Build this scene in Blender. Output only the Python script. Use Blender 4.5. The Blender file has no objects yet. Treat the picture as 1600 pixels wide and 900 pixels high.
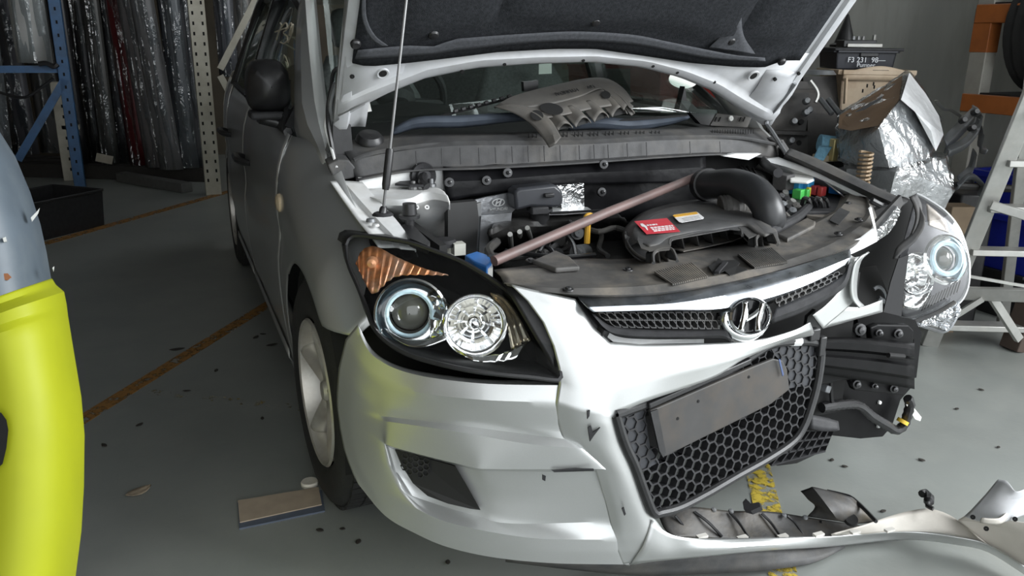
import bpy, bmesh, math, random
from mathutils import Vector as V, Matrix
random.seed(7)
sc = bpy.context.scene
COL = sc.collection
# ---------------------------------------------------------------- camera
CP = V((-1.163, -1.260, 1.239)); YAW, PIT, ROL = [math.radians(a) for a in (22.72, 16.86, .69)]; FPX = 1287.5
FW = V((math.sin(YAW)*math.cos(PIT), math.cos(YAW)*math.cos(PIT), -math.sin(PIT)))
_rt = V((math.cos(YAW), -math.sin(YAW), 0)); _up = _rt.cross(FW)
RT = _rt*math.cos(ROL) + _up*math.sin(ROL); UP = -_rt*math.sin(ROL) + _up*math.cos(ROL)
cam = bpy.data.cameras.new('camera'); cam.sensor_width = 36; cam.lens = FPX/1600*36; cam.clip_start = .05
co = bpy.data.objects.new('camera', cam); COL.objects.link(co)
M = Matrix((RT, UP, -FW)).transposed().to_4x4(); M.translation = CP; co.matrix_world = M
sc.camera = co
# ---------------------------------------------------------------- light: an overcast sky seen through the open front of the shed
w = bpy.data.worlds.new('sky'); sc.world = w; w.use_nodes = True
bg = w.node_tree.nodes['Background']; bg.inputs[0].default_value = (.93, .97, 1, 1); bg.inputs[1].default_value = 2.5
al = bpy.data.lights.new('doorway_daylight', 'AREA'); al.shape = 'RECTANGLE'; al.size = 4.4; al.size_y = 2.6; al.energy = 520; al.color = (.95, .98, 1)
ao = bpy.data.objects.new('doorway_daylight', al); COL.objects.link(ao); ao.location = (4.1, -1.9, 2.6)
ao.rotation_euler = (V((0, .6, .5)) - ao.location).to_track_quat('-Z', 'Y').to_euler()
vs = sc.view_settings; vs.view_transform = 'Standard'; vs.look = 'None'; vs.gamma = 1; vs.use_curve_mapping = False; vs.exposure = 0
# ---------------------------------------------------------------- helpers
def ray(px, py): return FW + RT*((px-800)/FPX) - UP*((py-450)/FPX)
def S(px, py, f=None, **k):
    """the point seen at a pixel, lying on plane x=, y=, z=, at depth d=, or on surface f (negative in front)"""
    d = ray(px, py)
    if f is None:
        (a, v), = k.items()
        t = v if a == 'd' else (v-CP['xyz'.index(a)])/d['xyz'.index(a)]
        return CP + d*t
    t = .5; pv = None; best = (9, None)
    while t < 9:
        p = CP + d*t; v = f(p)
        if pv is not None and pv < 0 <= v:
            a, b = t-.02, t
            for _ in range(18):
                m = (a+b)/2
                if f(CP+d*m) < 0: a = m
                else: b = m
            return CP + d*b
        if abs(v) < best[0]: best = (abs(v), p)
        pv = v; t += .02
    return best[1]
def PP(pts, **k):
    out = []
    for q in pts:
        kk = q[2] if len(q) > 2 else k
        out.append(S(q[0], q[1], **kk))
    return out
def plane(a, b, c):
    n = (b-a).cross(c-a).normalized()
    if n.dot(FW) < 0: n = -n
    return lambda p: (p-a).dot(n)
def cr(pts, n):
    """n points evenly spaced along a Catmull-Rom curve"""
    pts = [V(p) for p in pts]
    if len(pts) == 1: return pts*n
    dense = []
    for i in range(len(pts)-1):
        p0 = pts[i-1] if i else pts[0]*2-pts[1]
        p1, p2 = pts[i], pts[i+1]
        p3 = pts[i+2] if i+2 < len(pts) else pts[-1]*2-pts[-2]
        for s in range(12):
            t = s/12
            dense.append(.5*((2*p1)+(p2-p0)*t+(2*p0-5*p1+4*p2-p3)*t*t+(3*p1-p0-3*p2+p3)*t**3))
    dense.append(pts[-1])
    return even(dense, n)
def crs(pts, k):
    """Catmull-Rom with k samples in each segment, so control points line up from row to row"""
    pts = [V(p) for p in pts]; out = []
    for i in range(len(pts)-1):
        p0 = pts[i-1] if i else pts[0]*2-pts[1]
        p1, p2 = pts[i], pts[i+1]
        p3 = pts[i+2] if i+2 < len(pts) else pts[-1]*2-pts[-2]
        for s in range(k):
            t = s/k
            out.append(.5*((2*p1)+(p2-p0)*t+(2*p0-5*p1+4*p2-p3)*t*t+(3*p1-p0-3*p2+p3)*t**3))
    return out+[pts[-1]]
def lofts(rows, k=8, nv=4):
    R = [crs(r, k) for r in rows]; out = []
    for a, b in zip(R, R[1:]):
        for t in range(nv): out.append([p.lerp(q, t/nv) for p, q in zip(a, b)])
    return out+[R[-1]]
def even(pts, n):
    L = [0]
    for a, b in zip(pts, pts[1:]): L.append(L[-1]+(b-a).length)
    T = L[-1] or 1; out = []; j = 0
    for i in range(n):
        s = T*i/(n-1)
        while j < len(L)-2 and L[j+1] < s: j += 1
        h = L[j+1]-L[j]
        out.append(pts[j].lerp(pts[j+1], (s-L[j])/h if h else 0))
    return out
CAR = None
def mk(name, vs_, fs, mat, parent=None, smooth=True, sharp=35, thick=0, bevel=0, sub=0, label=None, cat=None, group=None, kind=None, off=-1):
    me = bpy.data.meshes.new(name)
    base = V((0, 0, 0))
    if parent is None and kind is None and vs_:
        xs = [v[0] for v in vs_]; ys = [v[1] for v in vs_]; zs = [v[2] for v in vs_]
        base = V(((min(xs)+max(xs))/2, (min(ys)+max(ys))/2, min(zs)))
    me.from_pydata([tuple(V(v)-base) for v in vs_], [], fs); me.update()
    bm = bmesh.new(); bm.from_mesh(me); bmesh.ops.remove_doubles(bm, verts=bm.verts, dist=1e-5)
    bmesh.ops.recalc_face_normals(bm, faces=bm.faces); bm.to_mesh(me); bm.free()
    for m in (mat if isinstance(mat, list) else [mat]): me.materials.append(m)
    if smooth:
        me.shade_smooth(); me.set_sharp_from_angle(angle=math.radians(sharp))
    o = bpy.data.objects.new(name, me); COL.objects.link(o); o.location = base
    if parent is not None:
        o.parent = parent
        if parent.get('_root'): o.matrix_parent_inverse = Matrix.Translation(-parent.location)
        elif parent.parent is None: o.matrix_parent_inverse = Matrix.Translation(-parent.location)
    if thick:
        m = o.modifiers.new('thickness', 'SOLIDIFY'); m.thickness = thick; m.offset = off
    if bevel:
        m = o.modifiers.new('edge', 'BEVEL'); m.width = bevel; m.segments = 2; m.limit_method = 'ANGLE'; m.angle_limit = .6
    if sub:
        m = o.modifiers.new('smooth', 'SUBSURF'); m.levels = sub; m.render_levels = sub
    tag(o, label, cat, group, kind)
    return o
def tag(o, label=None, cat=None, group=None, kind=None):
    if label: o['label'] = label
    if cat: o['category'] = cat
    if group: o['group'] = group
    if kind: o['kind'] = kind
    return o
def thing(name, loc, label, cat, group=None):
    o = bpy.data.objects.new(name, None); COL.objects.link(o); o.location = loc; o.empty_display_size = .1
    return tag(o, label, cat, group)
class MB:
    """collects shapes into one mesh"""
    def __init__(s): s.v = []; s.f = []
    def add(s, vs_, fs):
        o = len(s.v); s.v += [V(x) for x in vs_]; s.f += [tuple(i+o for i in f) for f in fs]; return s
    def box(s, c, size, rot=None, M3=None):
        c = V(c); hx, hy, hz = [a/2 for a in size]
        R = M3 if M3 is not None else (Matrix.Rotation(rot[2], 3, 'Z') @ Matrix.Rotation(rot[1], 3, 'Y') @ Matrix.Rotation(rot[0], 3, 'X') if rot else Matrix.Identity(3))
        vs_ = [c + R @ V((x, y, z)) for x in (-hx, hx) for y in (-hy, hy) for z in (-hz, hz)]
        return s.add(vs_, [(0, 1, 3, 2), (4, 6, 7, 5), (0, 4, 5, 1), (2, 3, 7, 6), (0, 2, 6, 4), (1, 5, 7, 3)])
    def beam(s, a, b, wd, ht, up=V((0, 0, 1))):
        a, b = V(a), V(b); d = (b-a); L = d.length; d.normalize()
        x = d.cross(up)
        if x.length < 1e-4: x = d.cross(V((0, 1, 0)))
        x.normalize(); z = x.cross(d)
        return s.box((a+b)/2, (wd, L, ht), M3=Matrix((x, d, z)).transposed())
    def tube(s, pts, r, n=10, cap=True):
        pts = [V(p) for p in pts]; N = len(pts)
        rr = r if isinstance(r, (list, tuple)) else [r]*N
        ref = None; vs_ = []; fs = []
        for i, p in enumerate(pts):
            d = (pts[min(i+1, N-1)]-pts[max(i-1, 0)]).normalized()
            if ref is None:
                ref = d.orthogonal().normalized()
            else:
                ref = (ref - d*ref.dot(d)).normalized()
            b = d.cross(ref)
            for k in range(n):
                a = 2*math.pi*k/n
                vs_.append(p + (ref*math.cos(a)+b*math.sin(a))*rr[i])
        for i in range(N-1):
            for k in range(n):
                fs.append((i*n+k, i*n+(k+1) % n, (i+1)*n+(k+1) % n, (i+1)*n+k))
        if cap: fs += [tuple(range(n))[::-1], tuple(range((N-1)*n, N*n))]
        return s.add(vs_, fs)
    def lathe(s, o, ax, prof, n=24, sx=1, ref=None):
        """prof: list of (radius, height along ax)"""
        o = V(o); ax = V(ax).normalized(); u = (ax.orthogonal() if ref is None else (V(ref)-ax*V(ref).dot(ax))).normalized(); w_ = ax.cross(u); vs_ = []; fs = []
        for r, h in prof:
            for k in range(n):
                a = 2*math.pi*k/n; vs_.append(o+ax*h+(u*math.cos(a)*sx+w_*math.sin(a))*r)
        for i in range(len(prof)-1):
            for k in range(n): fs.append((i*n+k, i*n+(k+1) % n, (i+1)*n+(k+1) % n, (i+1)*n+k))
        return s.add(vs_, fs)
    def prism(s, pts, ext):
        """polygon pts (3D, ordered) extruded by vector ext"""
        pts = [V(p) for p in pts]; n = len(pts); ext = V(ext)
        return s.add(pts+[p+ext for p in pts], [tuple(range(n))[::-1], tuple(range(n, 2*n))]+[(i, (i+1) % n, n+(i+1) % n, n+i) for i in range(n)])
    def grid(s, rows):
        m = len(rows[0]); vs_ = [p for r in rows for p in r]
        return s.add(vs_, [(i*m+j, i*m+j+1, (i+1)*m+j+1, (i+1)*m+j) for i in range(len(rows)-1) for j in range(m-1)])
    def mk(s, name, mat, parent=None, **k): return mk(name, s.v, s.f, mat, parent, **k)
def loft(rows, nu=24, nv=3, curve=True, vcurve=False):
    """rows of 3D points -> denser rows"""
    R = [cr(r, nu) if curve else even([V(p) for p in r], nu) for r in rows]
    if vcurve:
        cols = [cr([r[j] for r in R], (len(R)-1)*nv+1) for j in range(nu)]
        return [[c[i] for c in cols] for i in range(len(cols[0]))]
    out = []
    for a, b in zip(R, R[1:]):
        for t in range(nv): out.append([p.lerp(q, t/nv) for p, q in zip(a, b)])
    out.append(R[-1]); return out
def sheet(name, rows, mat, parent, nu=24, nv=3, thick=.003, curve=True, vcurve=False, **k):
    return MB().grid(loft(rows, nu, nv, curve, vcurve)).mk(name, mat, parent, thick=thick, **k)
# ---------------------------------------------------------------- materials
MATS = {}
def pm(name, col, rough=.5, metal=0, var=.12, scale=18, bump=0, bscale=None, coat=0, spec=.5, dirt=None, dscale=4, damt=.5, emit=0, rvar=0, stretch=None):
    if name in MATS: return MATS[name]
    m = bpy.data.materials.new(name); m.use_nodes = True; nt = m.node_tree; N = nt.nodes; L = nt.links
    b = N['Principled BSDF']; b.inputs['Roughness'].default_value = rough; b.inputs['Metallic'].default_value = metal
    b.inputs['Coat Weight'].default_value = coat; b.inputs['Coat Roughness'].default_value = .05; b.inputs['Specular IOR Level'].default_value = spec
    tc = N.new('ShaderNodeTexCoord'); src = tc.outputs['Object']
    if stretch:
        mp = N.new('ShaderNodeMapping'); mp.inputs['Scale'].default_value = stretch; L.new(src, mp.inputs[0]); src = mp.outputs[0]
    nz = N.new('ShaderNodeTexNoise'); nz.inputs['Scale'].default_value = scale; nz.inputs['Detail'].default_value = 5; L.new(src, nz.inputs[0])
    rp = N.new('ShaderNodeValToRGB'); rp.color_ramp.elements[0].position = .3; rp.color_ramp.elements[1].position = .7
    rp.color_ramp.elements[0].color = tuple(c*(1-var) for c in col)+(1,); rp.color_ramp.elements[1].color = tuple(min(1, c*(1+var)) for c in col)+(1,)
    L.new(nz.outputs[0], rp.inputs[0]); out = rp.outputs[0]
    if dirt:
        n2 = N.new('ShaderNodeTexNoise'); n2.inputs['Scale'].default_value = dscale; n2.inputs['Detail'].default_value = 8; n2.inputs['Roughness'].default_value = .65; L.new(src, n2.inputs[0])
        r2 = N.new('ShaderNodeValToRGB'); r2.color_ramp.elements[0].position = .45; r2.color_ramp.elements[1].position = .72
        r2.color_ramp.elements[1].color = (damt, damt, damt, 1); r2.color_ramp.elements[0].color = (0, 0, 0, 1)
        L.new(n2.outputs[0], r2.inputs[0]); mx = N.new('ShaderNodeMixRGB'); L.new(r2.outputs[0], mx.inputs[0]); L.new(out, mx.inputs[1]); mx.inputs[2].default_value = (*dirt, 1); out = mx.outputs[0]
    L.new(out, b.inputs['Base Color'])
    if rvar:
        mr = N.new('ShaderNodeMapRange'); mr.inputs[3].default_value = rough-rvar; mr.inputs[4].default_value = rough+rvar; L.new(nz.outputs[0], mr.inputs[0]); L.new(mr.outputs[0], b.inputs['Roughness'])
    if bump:
        n3 = N.new('ShaderNodeTexNoise'); n3.inputs['Scale'].default_value = bscale or scale*4; n3.inputs['Detail'].default_value = 4; L.new(src, n3.inputs[0])
        bp = N.new('ShaderNodeBump'); bp.inputs['Strength'].default_value = bump; bp.inputs['Distance'].default_value = .01; L.new(n3.outputs[0], bp.inputs['Height']); L.new(bp.outputs[0], b.inputs['Normal'])
    if emit:
        b.inputs['Emission Color'].default_value = (*col, 1); b.inputs['Emission Strength'].default_value = emit
    MATS[name] = m; return m
def clear(name, tint=(1, 1, 1), gloss=.12, rough=.03, bump=0, bscale=30):
    """thin clear plastic or glass: see-through with a fresnel gloss"""
    m = bpy.data.materials.new(name); m.use_nodes = True; nt = m.node_tree; N = nt.nodes; L = nt.links
    N.remove(N['Principled BSDF']); o = N['Material Output']
    t = N.new('ShaderNodeBsdfTransparent'); t.inputs[0].default_value = (*tint, 1)
    g = N.new('ShaderNodeBsdfGlossy'); g.inputs['Roughness'].default_value = rough
    lw = N.new('ShaderNodeLayerWeight'); lw.inputs[0].default_value = .25
    mr = N.new('ShaderNodeMapRange'); mr.inputs[3].default_value = gloss*.5; mr.inputs[4].default_value = min(1, gloss*4); L.new(lw.outputs['Facing'], mr.inputs[0])
    mx = N.new('ShaderNodeMixShader'); L.new(mr.outputs[0], mx.inputs[0]); L.new(t.outputs[0], mx.inputs[1]); L.new(g.outputs[0], mx.inputs[2]); L.new(mx.outputs[0], o.inputs[0])
    if bump:
        tc = N.new('ShaderNodeTexCoord'); n3 = N.new('ShaderNodeTexNoise'); n3.inputs['Scale'].default_value = bscale; n3.inputs['Detail'].default_value = 3; n3.inputs['Distortion'].default_value = 1.2; L.new(tc.outputs['Object'], n3.inputs[0])
        bp = N.new('ShaderNodeBump'); bp.inputs['Strength'].default_value = bump; bp.inputs['Distance'].default_value = .03; L.new(n3.outputs[0], bp.inputs['Height']); L.new(bp.outputs[0], g.inputs['Normal']); L.new(bp.outputs[0], lw.inputs['Normal'])
    MATS[name] = m; return m
silver = pm('silver_paint', (.52, .53, .525), .36, .70, .04, 900, coat=.6, dirt=(.45, .45, .42), dscale=3, damt=.25)
silver_b = silver
inner_silver = pm('primer_silver_underside', (.55, .56, .58), .45, .15, .05, 30, dirt=(.38, .37, .34), dscale=5, damt=.4)
bay_silver = pm('dusty_bay_paint', (.74, .75, .75), .5, .1, .06, 30, dirt=(.46, .42, .36), dscale=6, damt=.5)
blk = pm('black_plastic', (.018, .018, .019), .38, 0, .25, 40, bump=.05, bscale=300)
blk_m = pm('matt_black_plastic', (.030, .030, .032), .6, 0, .25, 40, bump=.08, bscale=300, spec=.3)
dusty = pm('dusty_black_plastic', (.085, .082, .078), .62, 0, .2, 25, bump=.08, bscale=250, dirt=(.27, .235, .19), dscale=7, damt=.75)
greyp = pm('dusty_grey_plastic', (.062, .062, .063), .58, 0, .2, 30, bump=.06, bscale=250, spec=.3, dirt=(.15, .138, .12), dscale=6, damt=.6)
gloss_blk = pm('gloss_black', (.008, .008, .009), .12, 0, .2, 10)
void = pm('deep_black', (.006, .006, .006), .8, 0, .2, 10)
rubber = pm('tyre_rubber', (.022, .022, .022), .7, 0, .2, 30, bump=.1)
sky_chrome = pm('sky_tinted_chrome', (.56, .59, .63), .30, 1, .2, 30, dirt=(.22, .26, .32), dscale=18, damt=.7, rvar=.08)  # bluish tone and patches paint the sky's reflection into the chrome colour
chrome = pm('chrome', (.86, .87, .88), .06, 1, .03, 20, dirt=(.35, .36, .38), dscale=14, damt=.35)
bowl_m = pm('bright_reflector', (.92, .92, .92), .10, 1, .02, 20)
felt = pm('bonnet_liner_felt', (.030, .032, .036), .95, 0, .3, 120, bump=.5, bscale=500, spec=.1)
alloy = pm('alloy_wheel', (.62, .60, .56), .4, .6, .06, 20, dirt=(.3, .25, .19), dscale=12, damt=.5)
alu = pm('aluminium', (.42, .42, .40), .45, .7, .08, 30, dirt=(.4, .38, .34), dscale=9, damt=.5)
steel = pm('grey_steel', (.22, .23, .24), .5, .6, .15, 20, dirt=(.2, .18, .15), dscale=8, damt=.5)
white_p = pm('white_paper', (.82, .82, .78), .7, 0, .03, 20)
lens_m = clear('clear_lens', (.97, .98, .98), .10, .03)
glass_m = clear('window_glass', (.90, .95, .93), .07, .01)
glass_s = clear('side_window_glass', (.80, .85, .82), .14, .01)
film = clear('stretch_film', (.93, .95, .96), .24, .2, bump=.55, bscale=16)
film2 = clear('hanging_film', (.80, .84, .86), .22, .2, bump=1., bscale=9)
amber = pm('amber_reflector', (.62, .25, .10), .25, .45, .35, 60, dirt=(.62, .52, .44), dscale=14, damt=.7)
dsteel = pm('dark_fastener', (.06, .06, .062), .35, .5, .2, 20)
# ---------------------------------------------------------------- the shed
floor_m = pm('painted_concrete_floor', (.235, .250, .236), .42, 0, .13, 1.6, bump=.05, bscale=60, dirt=(.32, .325, .30), dscale=2.2, damt=.5, rvar=.1)
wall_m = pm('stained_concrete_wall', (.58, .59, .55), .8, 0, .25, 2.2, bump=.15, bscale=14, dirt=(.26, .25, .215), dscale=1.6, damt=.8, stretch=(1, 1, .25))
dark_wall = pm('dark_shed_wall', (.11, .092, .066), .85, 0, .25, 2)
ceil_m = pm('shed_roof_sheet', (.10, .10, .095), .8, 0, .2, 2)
def slab(name, c, size, m): return MB().box(c, size).mk(name, m, kind='structure', smooth=False)
floor = slab('floor', (.5, 1.5, -.05), (13, 14, .1), floor_m)
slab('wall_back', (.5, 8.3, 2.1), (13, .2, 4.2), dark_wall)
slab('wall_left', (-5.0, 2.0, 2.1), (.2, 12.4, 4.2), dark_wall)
slab('wall_right', (3.15, 4.0, 2.1), (.2, 8.4, 4.2), wall_m)
# roof; unseen gap at right rear added to light the wall and rack
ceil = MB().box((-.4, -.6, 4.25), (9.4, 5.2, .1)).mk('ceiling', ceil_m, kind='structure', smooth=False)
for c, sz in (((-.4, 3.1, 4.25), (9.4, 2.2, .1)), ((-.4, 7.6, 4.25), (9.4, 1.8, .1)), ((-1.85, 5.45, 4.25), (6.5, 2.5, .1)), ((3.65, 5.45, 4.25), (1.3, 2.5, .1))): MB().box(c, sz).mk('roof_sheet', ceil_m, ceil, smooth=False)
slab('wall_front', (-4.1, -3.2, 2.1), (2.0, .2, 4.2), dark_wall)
def worn(name, col, thr):
    m = bpy.data.materials.new(name); m.use_nodes = True; nt = m.node_tree; N = nt.nodes; L = nt.links
    b = N['Principled BSDF']; b.inputs['Base Color'].default_value = (*col, 1); b.inputs['Roughness'].default_value = .65
    tc = N.new('ShaderNodeTexCoord'); nz = N.new('ShaderNodeTexNoise'); nz.inputs['Scale'].default_value = 26; nz.inputs['Detail'].default_value = 6; nz.inputs['Roughness'].default_value = .7; L.new(tc.outputs['Object'], nz.inputs[0])
    mr = N.new('ShaderNodeMapRange'); mr.inputs[1].default_value = thr; mr.inputs[2].default_value = thr+.1; L.new(nz.outputs[0], mr.inputs[0]); L.new(mr.outputs[0], b.inputs['Alpha'])
    n2 = N.new('ShaderNodeTexNoise'); n2.inputs['Scale'].default_value = 50; L.new(tc.outputs['Object'], n2.inputs[0])
    rp = N.new('ShaderNodeValToRGB'); rp.color_ramp.elements[0].color = tuple(c*.6 for c in col)+(1,); rp.color_ramp.elements[1].color = (*col, 1); L.new(n2.outputs[0], rp.inputs[0]); L.new(rp.outputs[0], b.inputs['Base Color'])
    return m
orange_line = worn('worn_orange_paint', (.38, .19, .05), .41)
yellow_line = worn('worn_yellow_paint', (.62, .47, .06), .46)
faint_line = worn('faint_yellow_paint', (.40, .30, .12), .56)
def line(a, b, wd, m):
    a, b = V((a.x, a.y, .0015)), V((b.x, b.y, .0015))
    MB().beam(a, b, wd, .002).mk('painted_line', m, floor, smooth=False)
fl = lambda x, y: S(x, y, z=0)
a, b = fl(80, 378), fl(345, 303); line(a+(a-b)*.1, b+(b-a)*.3, .075, orange_line)
a, b = fl(135, 652), fl(425, 472); line(a+(a-b)*.5, b+(b-a)*.2, .06, orange_line)
line(fl(230, 612), fl(490, 640), .04, faint_line)
line(fl(1180, 715), fl(1200, 800), .075, yellow_line); line(fl(1200, 800), fl(1225, 905), .07, yellow_line)
# ---------------------------------------------------------------- the car
CAR = thing('car', (0, 2.1, 0), 'silver hatchback with a smashed front corner, bonnet propped open', 'car')
def sm(t): t = max(0, min(1, t)); return t*t*(3-2*t)
def halfw(y, z):
    h = .882
    if z < .55: h -= .035*((.55-z)/.35)**2
    else: h -= .02*((z-.55)/.35)**2
    if y < .95: h -= .022*((.95-y)/.45)**2
    if y > 3.3: h -= .10*((y-3.3)/.9)**2
    return h
def ztop(y):
    if y < .66: return .79-(.66-y)*.95
    return .79+(y-.66)*.36 if y < 1.12 else .955+(y-1.12)*.022
def sidept(y, t, zlo, zhi, crown=.13, s=-1):
    z = zlo+(zhi-zlo)*t; h = halfw(y, z)
    u = (z-(zhi-.17))/.17
    if crown > .1 and y > 1.05: crown -= (crown-.035)*sm((y-1.05)/.2)
    if crown and u > 0: h -= crown*u**2.3
    # the crease along the doors
    h -= .012*math.exp(-((z-.66)/.05)**2)*sm((y-.9)/.5)
    return V((s*h, y, z))
def arch(y, c, r=.352, zc=.315):
    d = y-c
    return zc+math.sqrt(max(0, r*r-d*d)) if abs(d) < r else 0
def panel(name, y0, y1, zlo, zhi, parent, mat, ny=22, nz=16, crown=.0, s=-1, thick=.004, **k):
    rows = []
    for i in range(ny+1):
        y = y0+(y1-y0)*i/ny
        rows.append([sidept(y, j/nz, zlo(y), zhi(y), crown, s) for j in range(nz+1)])
    return MB().grid(rows).mk(name, mat, parent, thick=thick, **k)
sill = lambda y: .20
for s in (-1, 1):
    fe = panel('front_fender', .50 if s < 0 else .68, 1.262, lambda y: max(.20 if y > 1.1 else .585, arch(y, .84)), ztop, CAR, silver, 30, 18, .125, s)
    fd = panel('front_door', 1.27, 2.33, sill, lambda y: ztop(y), CAR, silver, 24, 16, .03, s)
    rd = panel('rear_door', 2.338, 3.20, lambda y: max(.20, arch(y, 3.49)), lambda y: ztop(y), CAR, silver, 20, 16, .03, s)
    qp = panel('rear_quarter', 3.205, 4.2, lambda y: max(.24, arch(y, 3.49)), lambda y: ztop(y)+.02, CAR, silver, 26, 16, .03, s)
    for d, y in ((fd, 2.16), (rd, 3.03)):
        p = sidept(y, .74, .2, ztop(y), .03, s)
        hb = MB(); q = p+V((s*.03, 0, 0))
        hb.tube(cr([p+V((0, -.10, -.01)), q+V((s*.008, -.07, 0)), q+V((s*.012, 0, .004)), q+V((s*.008, .07, 0)), p+V((0, .10, -.01))], 12), [.010]+[.014]*10+[.010], 8)
        hb.mk('door_handle', blk, d)
    for a_, b_, nm in ((1.30, 2.30, fd), (2.37, 3.10, rd)):
        rows = []
        for i in range(12):
            y = a_+(b_-a_)*i/11
            if s < 0: rows.append([V((s*(halfw(y, .22)+.004), y, .225)), V((s*(halfw(y, .26)+.010), y, .245)), V((s*(halfw(y, .3)+.004), y, .275))])
        if rows: MB().grid(rows).mk('door_lower_moulding', silver, nm, thick=.003)
rp_ = sidept(1.20, (.77-.2)/(ztop(1.2)-.2), .2, ztop(1.2), .125, -1)
MB().lathe(rp_, (-1, 0, 0), [(.001, .012), (.018, .011), (.026, .006), (.028, -.002)], 16, sx=1.25, ref=(0, 1, 0)).mk('side_repeater', pm('repeater_lens', (.62, .50, .34), .2, 0, .15, 60), CAR)
# lower body, floor pan and cabin
MB().box((0, 2.4, .27), (1.60, 3.1, .10)).mk('floor_pan', blk_m, CAR, smooth=False)
for s in (-1, 1): MB().box((s*.80, 2.17, .23), (.10, 1.9, .12)).mk('sill', silver, CAR, bevel=.02)
roofz = lambda y: 1.43+.045*math.sin(max(0, min(1, (y-1.75)/2.0))*math.pi)
rows = [[V((x, y, roofz(y)-.06*(abs(x)/.6)**3)) for x in [(-.60+1.2*i/16) for i in range(17)]] for y in [1.95+1.75*j/10 for j in range(11)]]
MB().grid(rows).mk('roof', silver, CAR, thick=.02)
HEAD = pm('interior_trim', (.05, .05, .05), .85, 0, .2, 40)
for s in (-1, 1):
    # A pillar and mirror triangle, window frames
    ap = [V((s*.752, 1.02, .905)), V((s*.735, 1.14, .962)), V((s*.70, 1.42, 1.16)), V((s*.655, 1.72, 1.32)), V((s*.61, 2.0, 1.42))]
    rows = []
    for i, p in enumerate(cr(ap, 14)):
        g_ = .25+.75*sm(i/3)
        rows.append([p+V((s*.098*(1-i/20)*g_, .05, -.075*(1-i/14))), p+V((s*.095*(1-i/20)*g_, .035, -.012)), p+V((s*.075*(1-i/20)*g_, .0, .016*g_)), p+V((s*.03*g_, -.015*g_, .022*g_)), p, p+V((-s*.015, .02, -.02))])
    MB().grid(rows).mk('a_pillar', silver, CAR, thick=.004)
    rl = [V((s*.655, 1.93, 1.395)), V((s*.645, 2.4, 1.43)), V((s*.64, 3.0, 1.42)), V((s*.63, 3.7, 1.33)), V((s*.68, 4.05, 1.0))]
    MB().tube(cr(rl, 24), .032, 8).mk('roof_rail', silver, CAR)
    bt = lambda y: V((s*(halfw(y, .955)-.045), y, ztop(y)))
    tp = lambda y: V((s*(.665-.01*(y-2)), y, 1.385 if y > 2 else 1.385-(2-y)*.58))
    def gl(name, y0, y1, inset=.03):
        rows = []
        for i in range(9):
            y = y0+(y1-y0)*i/8
            a_, b_ = bt(y), tp(y)
            if b_.z < a_.z+.03: b_ = a_+V((0, 0, .03))
            rows.append([a_.lerp(b_, t/4)+V((s*.012*math.sin(t/4*3.14), 0, 0)) for t in range(5)])
        return rows
    MB().grid(gl('', 1.40, 2.29)).mk('front_door_glass', glass_s, CAR, thick=.003)
    MB().grid(gl('', 2.39, 3.15)).mk('rear_door_glass', glass_s, CAR, thick=.003)
    MB().beam(bt(2.34), tp(2.34), .03, .09).mk('b_pillar', gloss_blk, CAR, bevel=.006)
    rows = []
    for i in range(9):
        y = 3.17+.85*i/8; a_ = bt(y); b_ = V((s*(.655-.01*(y-3)), y, 1.385-max(0, y-3.45)*.62)); rows.append([a_, a_.lerp(b_, .5)+V((s*.01, 0, 0)), b_])
    MB().grid(rows).mk('c_pillar', silver, CAR, thick=.004)
    fr = cr([bt(1.33)+V((s*.01, 0, .0)), bt(1.8)+V((s*.008, 0, .005)), bt(2.3)+V((s*.008, 0, .005)), bt(3.15)+V((s*.008, 0, .005))], 20)
    MB().tube(fr, .014, 6).mk('belt_moulding', blk, CAR)
    fr = cr([bt(1.36)+V((s*.006, 0, 0)), tp(1.6)+V((s*.012, -.02, .0)), tp(1.95)+V((s*.012, 0, .01)), tp(2.6)+V((s*.012, 0, .01)), tp(3.15)+V((s*.012, 0, 0)), bt(3.2)+V((s*.01, 0, 0))], 30)
    MB().tube(fr, .020, 6).mk('window_seal', blk, CAR)
# windscreen, dash and seats
rows = []
for j in range(9):
    t = j/8; y = 1.20+t*.78; z = .99+t*.44; hw = .70-.12*t
    rows.append([V((hw*u, y-.10*(1-abs(u)**2.2)*(1-.35*t), z+.03*(1-u*u))) for u in [-1+2*i/20 for i in range(21)]])
WS = MB().grid(rows).mk('windscreen', glass_m, CAR, thick=.004)
dash = pm('dashboard', (.035, .035, .036), .7, 0, .2, 60, bump=.1)
sheet('dashboard', [[V((-.68, 1.20, .93)), V((-.3, 1.08, .95)), V((0, 1.06, .955)), V((.3, 1.08, .95)), V((.68, 1.20, .93))], [V((-.68, 1.45, .97)), V((-.38, 1.45, 1.01)), V((0, 1.45, .985)), V((.3, 1.45, .975)), V((.68, 1.45, .96))],
      [V((-.68, 1.66, .95)), V((-.38, 1.66, 1.02)), V((0, 1.64, .97)), V((.3, 1.64, .95)), V((.68, 1.64, .93))], [V((-.68, 1.70, .5)), V((-.38, 1.70, .5)), V((0, 1.70, .5)), V((.3, 1.70, .5)), V((.68, 1.70, .5))]], dash, CAR, 20, 4, .01, vcurve=False)
sw = MB(); c0 = V((-.36, 1.80, 1.0)); ax = V((0, .80, .45)).normalized()
u_ = V((1, 0, 0)); w2 = ax.cross(u_)
sw.tube([c0+(u_*math.cos(a)+w2*math.sin(a))*.185 for a in [2*math.pi*i/36 for i in range(37)]], .015, 8, False)
SWO = sw.mk('steering_wheel', dash, CAR)
MB().lathe(c0-ax*.0, -ax, [(.001, .03), (.05, .03), (.075, .01), (.08, -.03)], 20).tube([c0-u_*.18, c0, c0+u_*.18], .02, 8).mk('wheel_boss', dash, SWO)
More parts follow.
